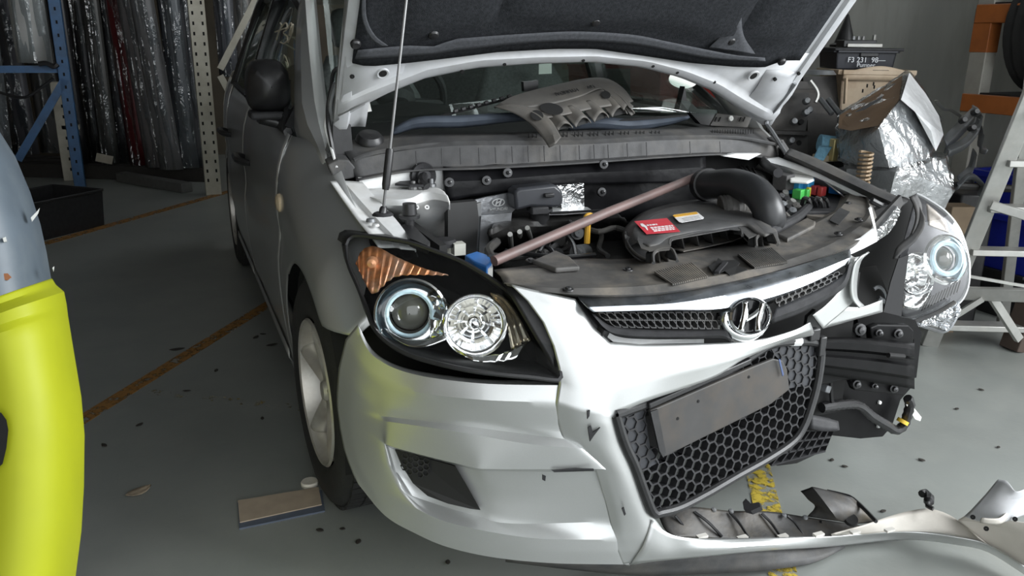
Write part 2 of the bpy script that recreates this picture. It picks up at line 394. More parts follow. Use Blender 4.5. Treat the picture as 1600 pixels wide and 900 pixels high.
seat_m = pm('grey_seat_cloth', (.085, .088, .088), .9, 0, .25, 90, bump=.2)
for sx in (-.36, .36):
    sb = MB(); sb.grid(loft([[V((sx-.20, 2.13, .55)), V((sx, 2.06, .55)), V((sx+.20, 2.13, .55))], [V((sx-.25, 2.18, .75)), V((sx, 2.12, .75)), V((sx+.25, 2.18, .75))], [V((sx-.23, 2.26, 1.0)), V((sx, 2.22, 1.0)), V((sx+.23, 2.26, 1.0))], [V((sx-.15, 2.34, 1.16)), V((sx, 2.31, 1.17)), V((sx+.15, 2.34, 1.16))]], 10, 4))
    so = sb.mk('seat_backrest', seat_m, CAR, thick=.11, off=1)
    MB().box((sx, 2.36, 1.27), (.24, .09, .16)).mk('headrest', seat_m, so, bevel=.035)
MB().box((0, 2.95, .80), (1.2, .14, .62), (.25, 0, 0)).mk('rear_seat', seat_m, CAR, bevel=.04)
MB().box((0, 1.92, .45), (1.3, .5, .2)).mk('seat_base', seat_m, CAR, bevel=.05)
# wheels
def wheel(c, s, steer, name='wheel'):
    W = MB()
    R_ = Matrix.Rotation(steer, 3, 'Z'); ax = R_ @ V((s, 0, 0))
    prof = [(.20, .085), (.235, .100), (.28, .098), (.300, .088), (.312, .070), (.316, .03), (.316, -.03), (.312, -.07), (.30, -.09), (.24, -.10), (.20, -.09)]
    t = W.lathe(c, ax, prof, 56).mk('wheel', rubber, CAR)
    T = MB()
    fwd = R_ @ V((0, 1, 0)); up = V((0, 0, 1))
    for i in range(72):
        a = 2*math.pi*i/72; d = fwd*math.cos(a)+up*math.sin(a); tn = -fwd*math.sin(a)+up*math.cos(a)
        for off, wd in ((.055, .036), (-.055, .036), (.018, .028), (-.018, .028)):
            R3 = Matrix((ax, tn, d)).transposed()
            T.box(V(c)+d*.3165+ax*off, (wd, .0215, .009), M3=R3)
    tr = T.mk('tread', rubber, t, smooth=False); tr['kind'] = 'stuff'
    MB().lathe(c, ax, [(.203, .092), (.198, .098), (.190, .094), (.183, .06), (.178, -.07), (.205, -.09)], 48).mk('rim', alloy, t)
    MB().lathe(c, ax, [(.178, -.02), (.10, -.02), (.001, -.02)], 24).mk('brake_disc', pm('brake_disc_iron', (.07, .06, .05), .6, .5, .3, 20), t)
    for k in range(5):
        a = 2*math.pi*k/5+.3; d = fwd*math.cos(a)+up*math.sin(a); tn = -fwd*math.sin(a)+up*math.cos(a); sp = MB()
        rows = []
        for rr_, ww, hh in ((.03, .030, .060), (.07, .034, .066), (.12, .030, .076), (.17, .030, .084), (.19, .036, .084)):
            rows.append([V(c)+d*rr_+tn*ww*.5*q+ax*(hh-.018*abs(q)**2) for q in (-1.4, -1, -.5, 0, .5, 1, 1.4)])
        sp.grid(rows).mk('spoke', alloy, t, thick=.018, off=0)
    MB().lathe(c, ax, [(.001, .078), (.024, .076), (.03, .066), (.052, .062), (.056, .03)], 20).mk('hub_cap', alloy, t)
    return t
for s in (-1, 1):
    wheel((s*.765, .84, .316), s, .05)
    wheel((s*.765, 3.49, .316), s, 0)
# wheel arch liners
for s in (-1, 1):
    for yc in (.84, 3.49):
        rows = []
        for i in range(15):
            a = math.radians(-12+204*i/14); rows.append([V((s*xx, yc+.352*math.cos(a), .315+.352*math.sin(a))) for xx in (.85, .70, .55)])
        MB().grid(rows).mk('arch_liner', void, CAR, thick=.004)
# door mirror
mt = sidept(1.50, 1, .2, ztop(1.5), .03, -1)
MI = MB()
rows = []
mc = S(419, 134, y=1.50)
for i, (k, yy) in enumerate([(.02, -.082), (.30, -.079), (.72, -.062), (.95, -.03), (1.02, .01), (1.0, .05), (.94, .07)]):
    rr = []
    for j in range(21):
        a = 2*math.pi*j/20; ca, sa = math.cos(a), math.sin(a)
        x = .068*k*math.copysign(abs(ca)**.5, ca); z = .080*k*math.copysign(abs(sa)**.55, sa)
        if z > 0: x *= 1-.25*(z/.080)**2
        rr.append(mc+V((x, yy, z)))
    rows.append(rr)
MIR = MI.grid(rows).mk('door_mirror', blk, CAR)
MB().box(mc+V((0, .068, 0)), (.10, .006, .12)).mk('mirror_glass', bowl_m, MIR, bevel=.01)
sheet('mirror_foot', [[mc+V((-.03, -.04, -.08)), mc+V((-.03, .05, -.08))], [mc+V((.06, -.05, -.105)), mc+V((.06, .07, -.105))], [mt+V((.02, -.10, .01)), mt+V((.02, .10, .01))]], blk, MIR, 8, 4, .035)
MB().prism([V((-.835, 1.34, .965)), V((-.835, 1.58, .965)), V((-.775, 1.60, 1.10))], (.012, 0, 0)).mk('mirror_triangle', blk, CAR, smooth=False)
MB().box(mc+V((.02, -.01, -.088)), (.17, .11, .024)).mk('mirror_underside', blk_m, MIR, bevel=.008)
# ---------------------------------------------------------------- bonnet, propped open
TH = math.radians(50); BO = V((0, 1.05, .96)); BU = V((0, -math.cos(TH), math.sin(TH))); BN = V((0, math.sin(TH), math.cos(TH)))   # BN points up out of the outer skin
def fb(o=0): return lambda p: (p-BO).dot(BN)-o
def B(x, u, o=0): return BO+V((x, 0, 0))+BU*u+BN*o
def bpx(pts, o=0): return [S(x, y, f=fb(o)) for x, y in pts]
def bu(p): return (p.x, (p-BO).dot(BU))
# outer rear edge (lower in the picture) read off the photograph
rear_px = [(520, 188), (560, 167), (600, 150), (660, 125), (740, 108), (830, 101), (920, 98), (1000, 106), (1060, 122), (1110, 143), (1150, 170), (1186, 192)]
rear = [bu(p) for p in bpx(rear_px)]
felt_px = [(548, 100), (575, 106), (640, 100), (700, 93), (780, 83), (870, 78), (930, 78), (1000, 88), (1080, 100), (1150, 106), (1195, 107), (1225, 96)]
fel = [bu(p) for p in bpx(felt_px, -.032)]
def interp(tab, x):
    if x <= tab[0][0]: return tab[0][1]
    for (a, ua), (b, ub) in zip(tab, tab[1:]):
        if x <= b: return ua+(ub-ua)*(x-a)/(b-a)
    return tab[-1][1]
xw = lambda u: .745-.02*max(0, u-.5)**2*2           # half width
urows = 22
skin = []
for j in range(urows+1):
    t = j/urows; r = []
    for i in range(41):
        xx = -1+2*i/40
        ur = interp(rear, xx*.74); ue = .98-.13*abs(xx)**3
        u = ur+(ue-ur)*t; r.append(B(xx*xw(u), u, .035-.045*xx*xx+.03*math.sin(t*2.6)))
    skin.append(r)
BON = MB().grid(skin).mk('bonnet', inner_silver, CAR, thick=.004)
# inner frame: ribs pressed into the underside
fr = []
prof = [(0, .02), (.008, -.002), (.020, -.012), (.038, -.014), (.050, -.004), (.060, -.002)]
for du, o in prof:
    fr.append([B(-.74+1.48*i/40, interp(rear, -.74+1.48*i/40)+du*(1+.6*(abs(-1+i/20))**2), o) for i in range(41)])
fr.append([B(-.74+1.48*i/40, max(interp(fel, -.74+1.48*i/40)+.01, interp(rear, -.74+1.48*i/40)+.10), -.004) for i in range(41)])
MB().grid(fr).mk('inner_frame', inner_silver, BON, thick=.003)
for s in (-1, 1):
    rows = []
    for x_, o in ((.745, .015), (.742, -.006), (.728, -.014), (.708, -.014), (.700, -.004), (.672, -.004), (.655, -.006)):
        rows.append([B(s*x_, .03+.86*i/20+(.0 if x_ > .7 else .03), o) for i in range(21)])
    MB().grid(rows).mk('side_frame', inner_silver, BON, thick=.003)
    rows = []
    for x_, o in ((.735, -.012), (.66, -.012), (.58, -.008)):
        rows.append([B(s*x_, interp(rear, s*x_)+.02+(.20 if x_ > .6 else .16)*i/8, o+.004*math.sin(i)) for i in range(9)])
    MB().grid(rows).mk('corner_plate', inner_silver, BON, thick=.003)
hole = pm('hole_black', (.004, .004, .004), .9)
for px, py, r in ((598, 114, 6), (550, 119, 3.4), (1177, 118, 7), (1211, 124, 3.2), (1248, 115, 3)):
    p = S(px, py, f=fb(-.018)); rr = r*2.3/FPX
    MB().lathe(p, -BN, [(.0005, .003), (rr, .003), (rr, -.004)], 18).mk('frame_hole', hole, BON)
    if r > 5: MB().lathe(p, -BN, [(rr*1.05, .0035), (rr*1.4, .0045), (rr*1.6, 0)], 20).mk('hole_rim', inner_silver, BON)
# the rib line and the small drain holes beside the rear edge
for px, py in ((722, 112), (1020, 103), (1058, 113), (1116, 128), (788, 100), (911, 94)):
    p = S(px, py, f=fb(-.014)); MB().lathe(p, -BN, [(.0005, .003), (.005, .003), (.005, -.004)], 10).mk('drain_hole', hole, BON)
# felt liner
lin = []
for j in range(19):
    t = j/18; r = []
    for i in range(49):
        xx = -1+2*i/48
        ulo = interp(fel, xx*.69-.03); u = ulo+(.86-ulo)*t
        x = xx*.69-.03
        o = -.022
        # quilted pads: raised islands with softer channels
        e = min(t*18/2.2, (1-abs(xx))*9)
        pad = sm(e-.8)
        ch = math.exp(-((abs(x)-.43+.06*math.sin(t*5))/.022)**2)*sm((t-.12)*8)
        band = math.exp(-((u-ulo-.07-.02*math.sin(x*14))/.026)**2)
        o -= .018*pad*(1-.9*ch)*(1-.85*band)
        r.append(B(x, u, o))
    lin.append(r)
LIN = MB().grid(lin).mk('insulation_liner', felt, BON, thick=.006)
for px, py in ((678, 55), (931, 35), (1143, 65), (1222, 97), (556, 70)):
    p = S(px, py, f=fb(-.041)); MB().lathe(p, -BN, [(.0005, .006), (.009, .005), (.013, .001), (.013, -.006)], 14).mk('liner_clip', blk, LIN)
pressed = pm('pressed_felt', (.062, .065, .072), .8, 0, .2, 120, bump=.2, bscale=400, spec=.2)
def chl(up_, dn_): sheet('pressed_channel', [bpx(up_, -.0415), bpx(dn_, -.0415)], pressed, LIN, 40, 3, .0015)
chl([(559, 78), (600, 74), (640, 71), (680, 72), (705, 62), (730, 59), (813, 53), (900, 49), (987, 54), (1044, 65), (1102, 77), (1150, 86), (1195, 90)], [(554, 92), (600, 90), (640, 87), (680, 84), (710, 79), (735, 77), (813, 68), (900, 64), (987, 69), (1044, 79), (1102, 90), (1150, 94), (1196, 95)])
chl([(1134, -10), (1133, 20), (1130, 50), (1108, 74)], [(1158, -10), (1158, 20), (1162, 55), (1180, 84)])
chl([(565, -10), (566, 30), (578, 58), (596, 72)], [(571, -10), (573, 28), (586, 55), (606, 71)])
# hinges
for s, hp in ((-1, [(512, 300), (506, 262), (514, 228), (522, 205), (516, 165), (524, 130)]), (1, [(1228, 240), (1206, 205), (1197, 190), (1212, 170), (1235, 140), (1242, 130)])):
    pts = [S(x, y, x=s*(.715)) for x, y in hp] if s > 0 else [S(x, y, y=1.06-.0012*(230-y)) for x, y in hp]
    h = MB().tube(cr(pts, 20), .007, 6).mk('bonnet_hinge', steel, CAR)
# black weatherstrip running down from the liner corner to the cowl
pts = [S(*q, y=yy) for q, yy in [((548, 98), .93), ((540, 104), .94), ((522, 111), .95), ((518, 135), .97), ((513, 160), .99), ((512, 190), 1.0), ((517, 220), 1.0), ((524, 255), .98)]]
MB().tube(cr(pts, 30), .006, 6).mk('hinge_wiring', blk, CAR)
pts = [S(*q, y=yy) for q, yy in [((512, 175), 1.03), ((508, 195), 1.02), ((512, 215), 1.02), ((520, 240), .98), ((526, 262), .95)]]
MB().tube(cr(pts, 20), .004, 6).mk('hinge_strap', bay_silver, CAR)
# prop rod with its rubber grip
pb = S(598, 336, z=.842); ptop = S(637, -20, f=fb(-.07)); ptop2 = pb+(ptop-pb)*1.06
p1 = pb.lerp(ptop, .14); p2 = pb.lerp(ptop, .40)
PR = MB().tube([pb, ptop2], .0034, 8).mk('prop_rod', pm('dull_rod', (.16, .16, .16), .4, .6), CAR)
MB().tube([pb.lerp(ptop, .115), pb.lerp(ptop, .14), pb.lerp(ptop, .29), pb.lerp(ptop, .30)], [.0075, .0095, .0095, .008], 12).mk('rubber_grip', blk, PR)
MB().tube([pb, pb.lerp(ptop, .03), pb.lerp(ptop, .04)], [.011, .009, .006], 10).mk('rod_socket', blk, PR)
MB().lathe(pb, (0, 0, 1), [(.001, .006), (.020, .006), (.026, 0)], 10).mk('rod_base', blk_m, PR)
# ---------------------------------------------------------------- bumper cover
def yb(x, z, n=.885):
    r = min(abs(x)/n, .999)
    y = .08+.5*(1-(1-r**2.6)**.5)
    if z > .5: y += .6*(z-.5)**1.3
    return y
def fB(o=0): return lambda p: p.y-yb(p.x, p.z)-o
def rowb(pts):
    return [S(q[0], q[1], f=fB(q[2] if len(q) > 2 else 0)) for q in pts]
# corner below the intact headlight; each row left to right, third number is depth behind the smooth skin
A = [
 [(559, 507, .0), (580, 544, .02), (604, 563, .03), (638, 576, .035), (688, 585, .04), (768, 593, .04), (873, 596, .03)],
 [(557, 509, .0), (576, 548, .004), (601, 568, .006), (636, 582, .008), (686, 592, .008), (766, 600, .008), (871, 602, .004)],
 [(540, 530), (562, 566), (588, 590, .002), (628, 606, .003), (670, 616, .002), (757, 625, .0), (862, 629, 0)],
 [(529, 575), (556, 610), (588, 632, .006), (622, 640, .010), (711, 651, .013), (790, 660, .013), (870, 672, .010)],
 [(527, 600), (553, 632), (588, 648, .006), (622, 653, .014), (711, 664, .016), (836, 680, .013), (882, 686, .008)],
 [(526, 615), (552, 645), (590, 656, .0), (622, 661, -.004), (711, 674, -.006), (821, 693, -.006), (900, 700, -.006)],
 [(526, 630), (552, 662), (596, 686, .0), (616, 699, -.007), (729, 728, -.010), (775, 733, -.010), (933, 733, -.008)],
 [(527, 640), (553, 672), (598, 692, .002), (617, 702, .036), (729, 731, .040), (775, 736, .034), (934, 737, .010)],
 [(531, 670), (560, 706), (606, 724, .002), (628, 742, .042), (732, 768, .045), (800, 780, .036), (948, 782, .010)],
 [(537, 700), (570, 738), (624, 762, .003), (650, 777, .040), (740, 805, .042), (800, 818, .032), (955, 815, .012)],
 [(544, 722), (582, 760), (640, 789, -.004), (690, 813, -.004), (760, 830, -.004), (850, 842, -.002), (962, 843, 0)],
 [(552, 742), (596, 786), (648, 814), (700, 836), (770, 853), (860, 862), (967, 862, 0)],
 [(560, 757), (602, 806), (650, 834, .004), (700, 855, .004), (772, 871, .004), (865, 880, .004), (975, 882, .004)],
 [(562, 758, .03), (604, 806, .05), (652, 833, .07), (702, 853, .09), (774, 869, .10), (866, 877, .10), (975, 879, .10)],
]
for r in A[2:10]: r.append((r[-1][0]+18, r[-1][1]+2, (r[-1][2] if len(r[-1]) > 2 else 0)+.014))
for r in A[:2]+A[10:]: r.append((r[-1][0]+4, r[-1][1], .03+(r[-1][2] if len(r[-1]) > 2 else 0)))
BUM = MB().grid(lofts([rowb(r) for r in A], 9, 4)).mk('bumper_cover', silver, CAR, thick=.003, sharp=28)
# bright column between the corner and the lower grille, and the strip beside the headlight
def bsheet(name, rows, nu=30, nv=5, mat=None, sharp=30, **k):
    return MB().grid(lofts([rowb(r) for r in rows], 7, nv)).mk(name, mat or silver, BUM, thick=.003, sharp=sharp, **k)
COLR = [
 [(868, 629, 0), (905, 640, -.012), (935, 645, -.014), (962, 647, -.004)],
 [(868, 650, .009), (905, 660, -.008), (940, 662, -.016), (966, 662, 0)],
 [(879, 684, .009), (910, 686, -.006), (945, 692, -.014), (976, 690, 0)],
 [(930, 733, .002), (950, 735, -.008), (970, 738, -.012), (994, 735, 0)],
 [(945, 782, .010), (962, 782, -.004), (985, 780, -.010), (1010, 778, 0)],
 [(953, 815, .012), (972, 815, -.004), (1000, 815, -.010), (1020, 806, 0)],
 [(960, 843, .002), (980, 843, -.006), (1010, 843, -.010), (1036, 828, 0)],
 [(965, 862, 0), (990, 862, -.006), (1020, 862, -.008), (1052, 839, -.004)],
 [(973, 882, .004), (1000, 878, 0), (1030, 876, 0), (1060, 872, 0)]]
STRP = [
 [(797, 444, -.02), (830, 452, -.02), (868, 460, -.016), (899, 467, .0)],
 [(824, 470, -.02), (855, 476, -.02), (888, 484, -.012), (912, 487, .004)],
 [(848, 503, -.02), (875, 508, -.02), (905, 514, -.008), (929, 511, .006)],
 [(864, 540, -.014), (890, 545, -.016), (920, 546, -.006), (953, 535, .004)]]
CENT = [
 [(864, 540, -.014), (890, 545, -.016), (920, 546, -.006), (953, 535, .004), (1000, 538, .0), (1060, 538, -.004), (1120, 536, -.004), (1180, 532, 0), (1240, 516, .006), (1266, 504, .01)],
 [(873, 575, -.008), (900, 580, -.012), (930, 578, -.008), (965, 560, -.002), (1010, 558, -.006), (1065, 556, -.010), (1120, 552, -.010), (1170, 546, -.006), (1235, 526, .004), (1270, 514, .02)],
 [(873, 600, 0), (905, 610, -.010), (935, 612, -.010), (975, 600, -.004), (1015, 592, -.004), (1060, 582, -.008), (1110, 572, -.008), (1160, 558, -.004), (1232, 532, .02), (1272, 520, .04)],
 [(868, 629, 0), (905, 640, -.012), (935, 645, -.014), (962, 647, -.004), (1005, 629, 0), (1060, 610, .002), (1120, 588, .004), (1165, 560, .004), (1226, 536, .03), (1270, 524, .05)]]
gs_, gc_, gl_ = [lofts([rowb(r) for r in rr], 7, 5) for rr in (STRP, CENT, COLR)]
gs_[-1] = gc_[0][:22]; gl_[0] = gc_[-1][:22]
MB().grid(gs_).grid(gc_).grid(gl_).mk('bumper_centre', silver, BUM, thick=.003, sharp=40)
# scuffs: chipped paint showing black plastic
for pts in ([(918, 643), (922, 641), (921, 650), (918, 655)], [(919, 668), (924, 666), (926, 676), (938, 668), (928, 681), (922, 690)], [(862, 735), (900, 732), (928, 733), (928, 736), (895, 737), (866, 738)], [(848, 742), (853, 744), (852, 752), (848, 750)], [(972, 795), (975, 793), (978, 803), (976, 806)]):
    c = [S(x, y, f=fB(-.021 if x > 905 else -.013)) for x, y in pts]
    MB().prism(c, V((0, .003, 0))).mk('paint_chip', blk_m, BUM, smooth=False)
# black insert in the corner recess with a little honeycomb
ins = [(617, 702), (640, 708), (680, 720), (712, 729), (733, 765), (751, 797), (735, 795), (700, 787), (668, 775), (645, 755), (628, 728)]
c = [S(x, y, f=fB(.030)) for x, y in ins]
FOG = MB().prism(c, V((0, .006, 0))).mk('fog_insert', pm('insert_black', (.009, .009, .009), .6), BUM, smooth=False)
def hexcells(P0, ux, uy, a, nx, ny, keep, wall=.16, depth=.012, dn=None, jitter=0):
    """honeycomb of walls; P0 origin, ux/uy unit vectors, a cell radius"""
    m = MB(); dn = dn or ux.cross(uy)
    for j in range(ny):
        for i in range(nx):
            cx = i*a*1.5; cy = (j+(.5 if i % 2 else 0))*a*1.732
            if not keep(cx, cy): continue
            ring = []
            for sc_, dd in ((1.0, 0), (1-wall, 0), (1-wall*.8, depth), (1.0, depth)):
                ring.append([P0+ux*(cx+a*sc_*math.cos(k*math.pi/3))+uy*(cy+a*sc_*math.sin(k*math.pi/3))+dn*dd for k in range(6)])
            vs_ = [p for r in ring for p in r]; fs = []
            for r in range(3):
                for k in range(6): fs.append((r*6+k, r*6+(k+1) % 6, (r+1)*6+(k+1) % 6, (r+1)*6+k))
            m.add(vs_, fs)
    return m
o0 = S(633, 712, f=fB(.028)); ox = (S(672, 722, f=fB(.028))-o0).normalized(); oy = (S(650, 745, f=fB(.028))-o0); oy = (oy-ox*oy.dot(ox)).normalized()
hexcells(o0, ox, oy, .0085, 5, 3, lambda x, y: True, .22, .006, V((0, 1, 0))).mk('insert_honeycomb', blk_m, FOG, smooth=False)
# ---------------------------------------------------------------- lower lip: tears away and trails along the floor
strip_t = [(1018, 812, dict(f=fB(-.004))), (1036, 828, dict(f=fB(-.004))), (1060, 838, dict(f=fB(-.004))), (1112, 842, dict(y=.075)), (1200, 841, dict(y=.07)), (1300, 837, dict(z=.062)), (1375, 831, dict(z=.05)), (1431, 830, dict(z=.05)), (1495, 838, dict(z=.06)), (1544, 850, dict(z=.06)), (1604, 886, dict(z=.05))]
strip_m = [(1005, 850, dict(f=fB(-.012))), (1030, 860, dict(f=fB(-.012))), (1060, 860, dict(f=fB(-.006))), (1112, 856, dict(y=.060)), (1200, 851, dict(y=.055)), (1300, 845, dict(z=.042)), (1375, 837, dict(z=.03)), (1431, 837, dict(z=.035)), (1495, 844, dict(z=.045)), (1544, 856, dict(z=.045)), (1604, 892, dict(z=.035))]
strip_b = [(985, 881, dict(f=fB(.0))), (1020, 876, dict(f=fB(.0))), (1060, 872, dict(f=fB(.0))), (1112, 867, dict(y=.066)), (1200, 859, dict(y=.06)), (1300, 853, dict(z=.020)), (1375, 845, dict(z=.012)), (1431, 842, dict(z=.02)), (1495, 850, dict(z=.03)), (1544, 861, dict(z=.03)), (1604, 898, dict(z=.02))]
STR = sheet('bumper_lower_lip', [PP(strip_t), PP(strip_m), PP(strip_b)], silver, BUM, 60, 4, .003, vcurve=True)
val_b = [(790, 876, dict(z=.075)), (900, 889, dict(z=.06)), (1000, 898, dict(z=.05)), (1100, 896, dict(z=.04)), (1187, 891, dict(z=.025)), (1244, 885, dict(z=.012)), (1281, 876, dict(z=.008)), (1319, 857, dict(z=.004))]
val_t = [(790, 870, dict(f=fB(.05))), (900, 880, dict(f=fB(.04))), (1000, 876, dict(f=fB(.03))), (1100, 866, dict(y=.09)), (1187, 859, dict(y=.08)), (1244, 854, dict(z=.04)), (1281, 853, dict(z=.02)), (1319, 850, dict(z=.012))]
sheet('lower_valance', [PP(val_t), PP(val_b)], greyp, BUM, 40, 3, .003)
# beige inner face of the torn lip
beige = pm('bare_bumper_plastic', (.52, .49, .44), .55, 0, .06, 12, dirt=(.33, .31, .28), dscale=9, damt=.5)
sheet('torn_inner_face', [PP([(1298, 834), (1345, 821), (1400, 804), (1442, 796), (1470, 800), (1500, 815), (1528, 838)], z=.075), PP([(1300, 837), (1350, 834), (1400, 831), (1440, 831), (1480, 835), (1515, 843), (1545, 851)], z=.05)], beige, BUM, 30, 5, .003)
clipm = pm('clip_tab', (.60, .58, .54), .5)
for x, y in ((1097, 838), (1160, 840), (1223, 838), (1279, 835), (1336, 831), (1390, 828)):
    p = S(x, y, z=.075 if x > 1290 else .12) if x > 1250 else S(x, y, y=.085)
    MB().box(p, (.026, .012, .006)).mk('clip_tab', clipm, STR, smooth=False)
# wing of the bumper corner lying on its side on the floor
W0 = [[(1528, 838, dict(z=.06)), (1545, 851, dict(z=.05)), (1575, 872, dict(z=.04)), (1615, 902, dict(z=.03))],
      [(1497, 812, dict(z=.09)), (1530, 815, dict(z=.10)), (1570, 825, dict(z=.11)), (1615, 838, dict(z=.12))],
      [(1508, 806, dict(z=.12)), (1535, 806, dict(z=.13)), (1570, 812, dict(z=.14)), (1615, 818, dict(z=.15))]]
sheet('torn_corner', [PP(r) for r in W0], beige, BUM, 20, 6, .003)
W1 = [[(1506, 807, dict(z=.12)), (1530, 814, dict(z=.13)), (1560, 818, dict(z=.14)), (1615, 800, dict(z=.15))],
      [(1518, 796, dict(z=.14)), (1540, 800, dict(z=.15)), (1570, 803, dict(z=.16)), (1615, 790, dict(z=.17))],
      [(1540, 772, dict(z=.17)), (1560, 775, dict(z=.18)), (1585, 780, dict(z=.18)), (1615, 772, dict(z=.19))],
      [(1559, 749, dict(z=.20)), (1574, 752, dict(z=.21)), (1588, 768, dict(z=.20)), (1615, 758, dict(z=.21))]]
sheet('torn_corner_flange', [PP(r) for r in W1], inner_silver, BUM, 20, 5, .003)
sheet('torn_corner_tab', [PP([(1531, 817), (1545, 819), (1565, 818), (1578, 806)], z=.15), PP([(1534, 810), (1546, 811), (1562, 810), (1573, 802)], z=.165)], beige, BUM, 12, 3, .003)
for x, y in ((1520, 808), (1541, 826), (1586, 811)):
    MB().lathe(S(x, y, z=.150), (S(x, y, z=.15)-CP)*-1, [(.0005, .004), (.006, .004), (.006, -.004)], 8).mk('screw_hole', hole, BUM)
pts = [S(x, y, z=.10) for x, y in ((1440, 772), (1447, 770), (1452, 780), (1449, 790), (1458, 795))]
MB().tube(cr(pts, 14), [.010]*5+[.013]*4+[.006]*5, 8).mk('broken_bracket', blk, BUM)
# undertray with its seams, and the splash guard flap
und = pm('dirty_undertray', (.035, .034, .033), .55, 0, .25, 20, bump=.1, dirt=(.13, .10, .06), dscale=9, damt=.4)
ut = [[(1030, 806), (1075, 792), (1140, 798), (1200, 799), (1262, 808), (1350, 822)], [(1040, 826), (1085, 815), (1140, 820), (1200, 822), (1260, 826), (1330, 832)], [(1056, 838), (1100, 841), (1150, 843), (1200, 842), (1255, 840), (1305, 837)]]
dz = [[.17, .17, .14, .12, .09, .05], [.16, .15, .12, .10, .075, .055], [.15, .12, .10, .09, .07, .06]]
rows = [[S(x, y, z=z_) for (x, y), z_ in zip(r, d_)] for r, d_ in zip(ut, dz)]
UT = sheet('undertray', rows, und, CAR, 40, 6, .004, vcurve=True)
for k, (a_, b_) in enumerate((((1055, 806), (1075, 836)), ((1085, 800), (1128, 838)), ((1140, 800), (1170, 840)), ((1190, 802), (1220, 838)), ((1230, 806), (1255, 835)), ((1282, 815), (1290, 832)))):
    t0 = [.168, .158, .138, .12, .10, .075][k]
    p = [S(*a_, z=t0+.004), S((a_[0]+b_[0])/2, (a_[1]+b_[1])/2-3, z=t0-.012), S(*b_, z=t0-.045 if k < 2 else t0-.03)]
    MB().tube(cr(p, 10), .0035, 6).mk('tray_rib', blk, UT)
for x, y in ((1115, 797), (1142, 799), (1225, 806), (1258, 809)):
    MB().lathe(S(x, y, z=.15 if x < 1200 else .11), V((0, -.3, 1)), [(.0005, .005), (.006, .004), (.007, 0)], 10).mk('rivet', steel, UT)
MB().prism(PP([(1164, 790), (1169, 784), (1177, 792), (1190, 790), (1192, 797), (1177, 804), (1166, 801)], z=.15), V((0, .01, .004))).mk('tray_bracket', blk, UT, smooth=False)
gd = [[(1252, 768, dict(z=.15)), (1262, 778, dict(z=.145)), (1275, 790, dict(z=.13)), (1262, 806, dict(z=.10))],
      [(1269, 762, dict(z=.17)), (1284, 780, dict(z=.16)), (1300, 800, dict(z=.14)), (1310, 812, dict(z=.10))],
      [(1292, 768, dict(z=.15)), (1304, 782, dict(z=.145)), (1318, 800, dict(z=.12)), (1330, 818, dict(z=.08))],
      [(1330, 778, dict(z=.13)), (1345, 792, dict(z=.11)), (1358, 806, dict(z=.09)), (1368, 814, dict(z=.06))]]
GD = sheet('splash_guard', [PP(r) for r in gd], und, CAR, 14, 4, .004)
MB().tube(cr(PP([(1292, 767), (1318, 773), (1331, 778), (1350, 795), (1369, 815)], z=.12), 14), .005, 6).mk('guard_edge', blk, GD)
MB().lathe(S(1330, 812, z=.10), V((-.2, -.5, 1)), [(.0005, .004), (.016, .004), (.018, -.004)], 14).mk('guard_hole', hole, GD)
# ---------------------------------------------------------------- lower grille, hanging askew
gA = S(962, 648, f=fB(-.002)); gB = S(1022, 803, f=fB(-.004)); gC = S(1272, 533, y=.20)
fG = plane(gA, gB, gC)
gp = lambda x, y, o=0: S(x, y, f=lambda p: fG(p)-o)
frame_px = [(962, 648), (1011, 630), (1075, 604), (1135, 580), (1180, 552), (1205, 538), (1240, 533), (1270, 534), (1281, 541), (1282, 560), (1276, 600), (1265, 640), (1254, 668), (1238, 690), (1200, 716), (1150, 744), (1100, 773), (1060, 793), (1030, 801), (1020, 800), (1008, 772), (992, 728), (975, 690)]
pl = [gp(x, y, .0) for x, y in frame_px]; cl = cr(pl+[pl[0]], 120)
LG = MB().tube(cl, .0115, 10, False).mk('lower_grille', blk, CAR)
gx = (gp(1150, 660)-gp(1050, 700)).normalized(); gn = (gB-gA).cross(gC-gA).normalized(); gn = gn if gn.dot(FW) > 0 else -gn
gy = gn.cross(gx).normalized(); gy = gy if gy.z < 0 else -gy
g0 = gp(985, 560)-gx*.06
poly2 = [((p-g0).dot(gx), (p-g0).dot(gy)) for p in pl]
def inside(poly, x, y):
    c = False; n = len(poly); j = n-1
    for i in range(n):
        xi, yi = poly[i]; xj, yj = poly[j]
        if (yi > y) != (yj > y) and x < (xj-xi)*(y-yi)/(yj-yi)+xi: c = not c
        j = i
    return c
plate_px = [(1008, 640), (1172, 569), (1205, 556), (1222, 565), (1230, 608), (1200, 636), (1034, 716), (1020, 706)]
plate2 = [((p-g0).dot(gx), (p-g0).dot(gy)) for p in [gp(x, y) for x, y in plate_px]]
keep = lambda x, y: inside(poly2, x, y) and not inside(plate2, x, y)
hexcells(g0, gx, gy, .0165, 34, 26, keep, .15, .020, gn).mk('honeycomb', blk_m, LG, smooth=False)
# solid cells beside the plate: pads behind the mesh
pad = pm('grey_grille_pad', (.040, .042, .047), .55, 0, .15, 40, spec=.3)
for q in ([(968, 652), (1006, 638), (1016, 700), (1030, 722), (1000, 738), (990, 720)], [(1200, 545), (1240, 537), (1272, 540), (1270, 585), (1262, 602), (1226, 608), (1222, 566)]):
    MB().prism([gp(x, y, .004) for x, y in q], gn*.008).mk('blanked_cells', pad, LG, smooth=False)
back = [gp(x, y, .034) for x, y in ((975, 655), (1180, 565), (1270, 540), (1262, 640), (1235, 685), (1030, 795))]
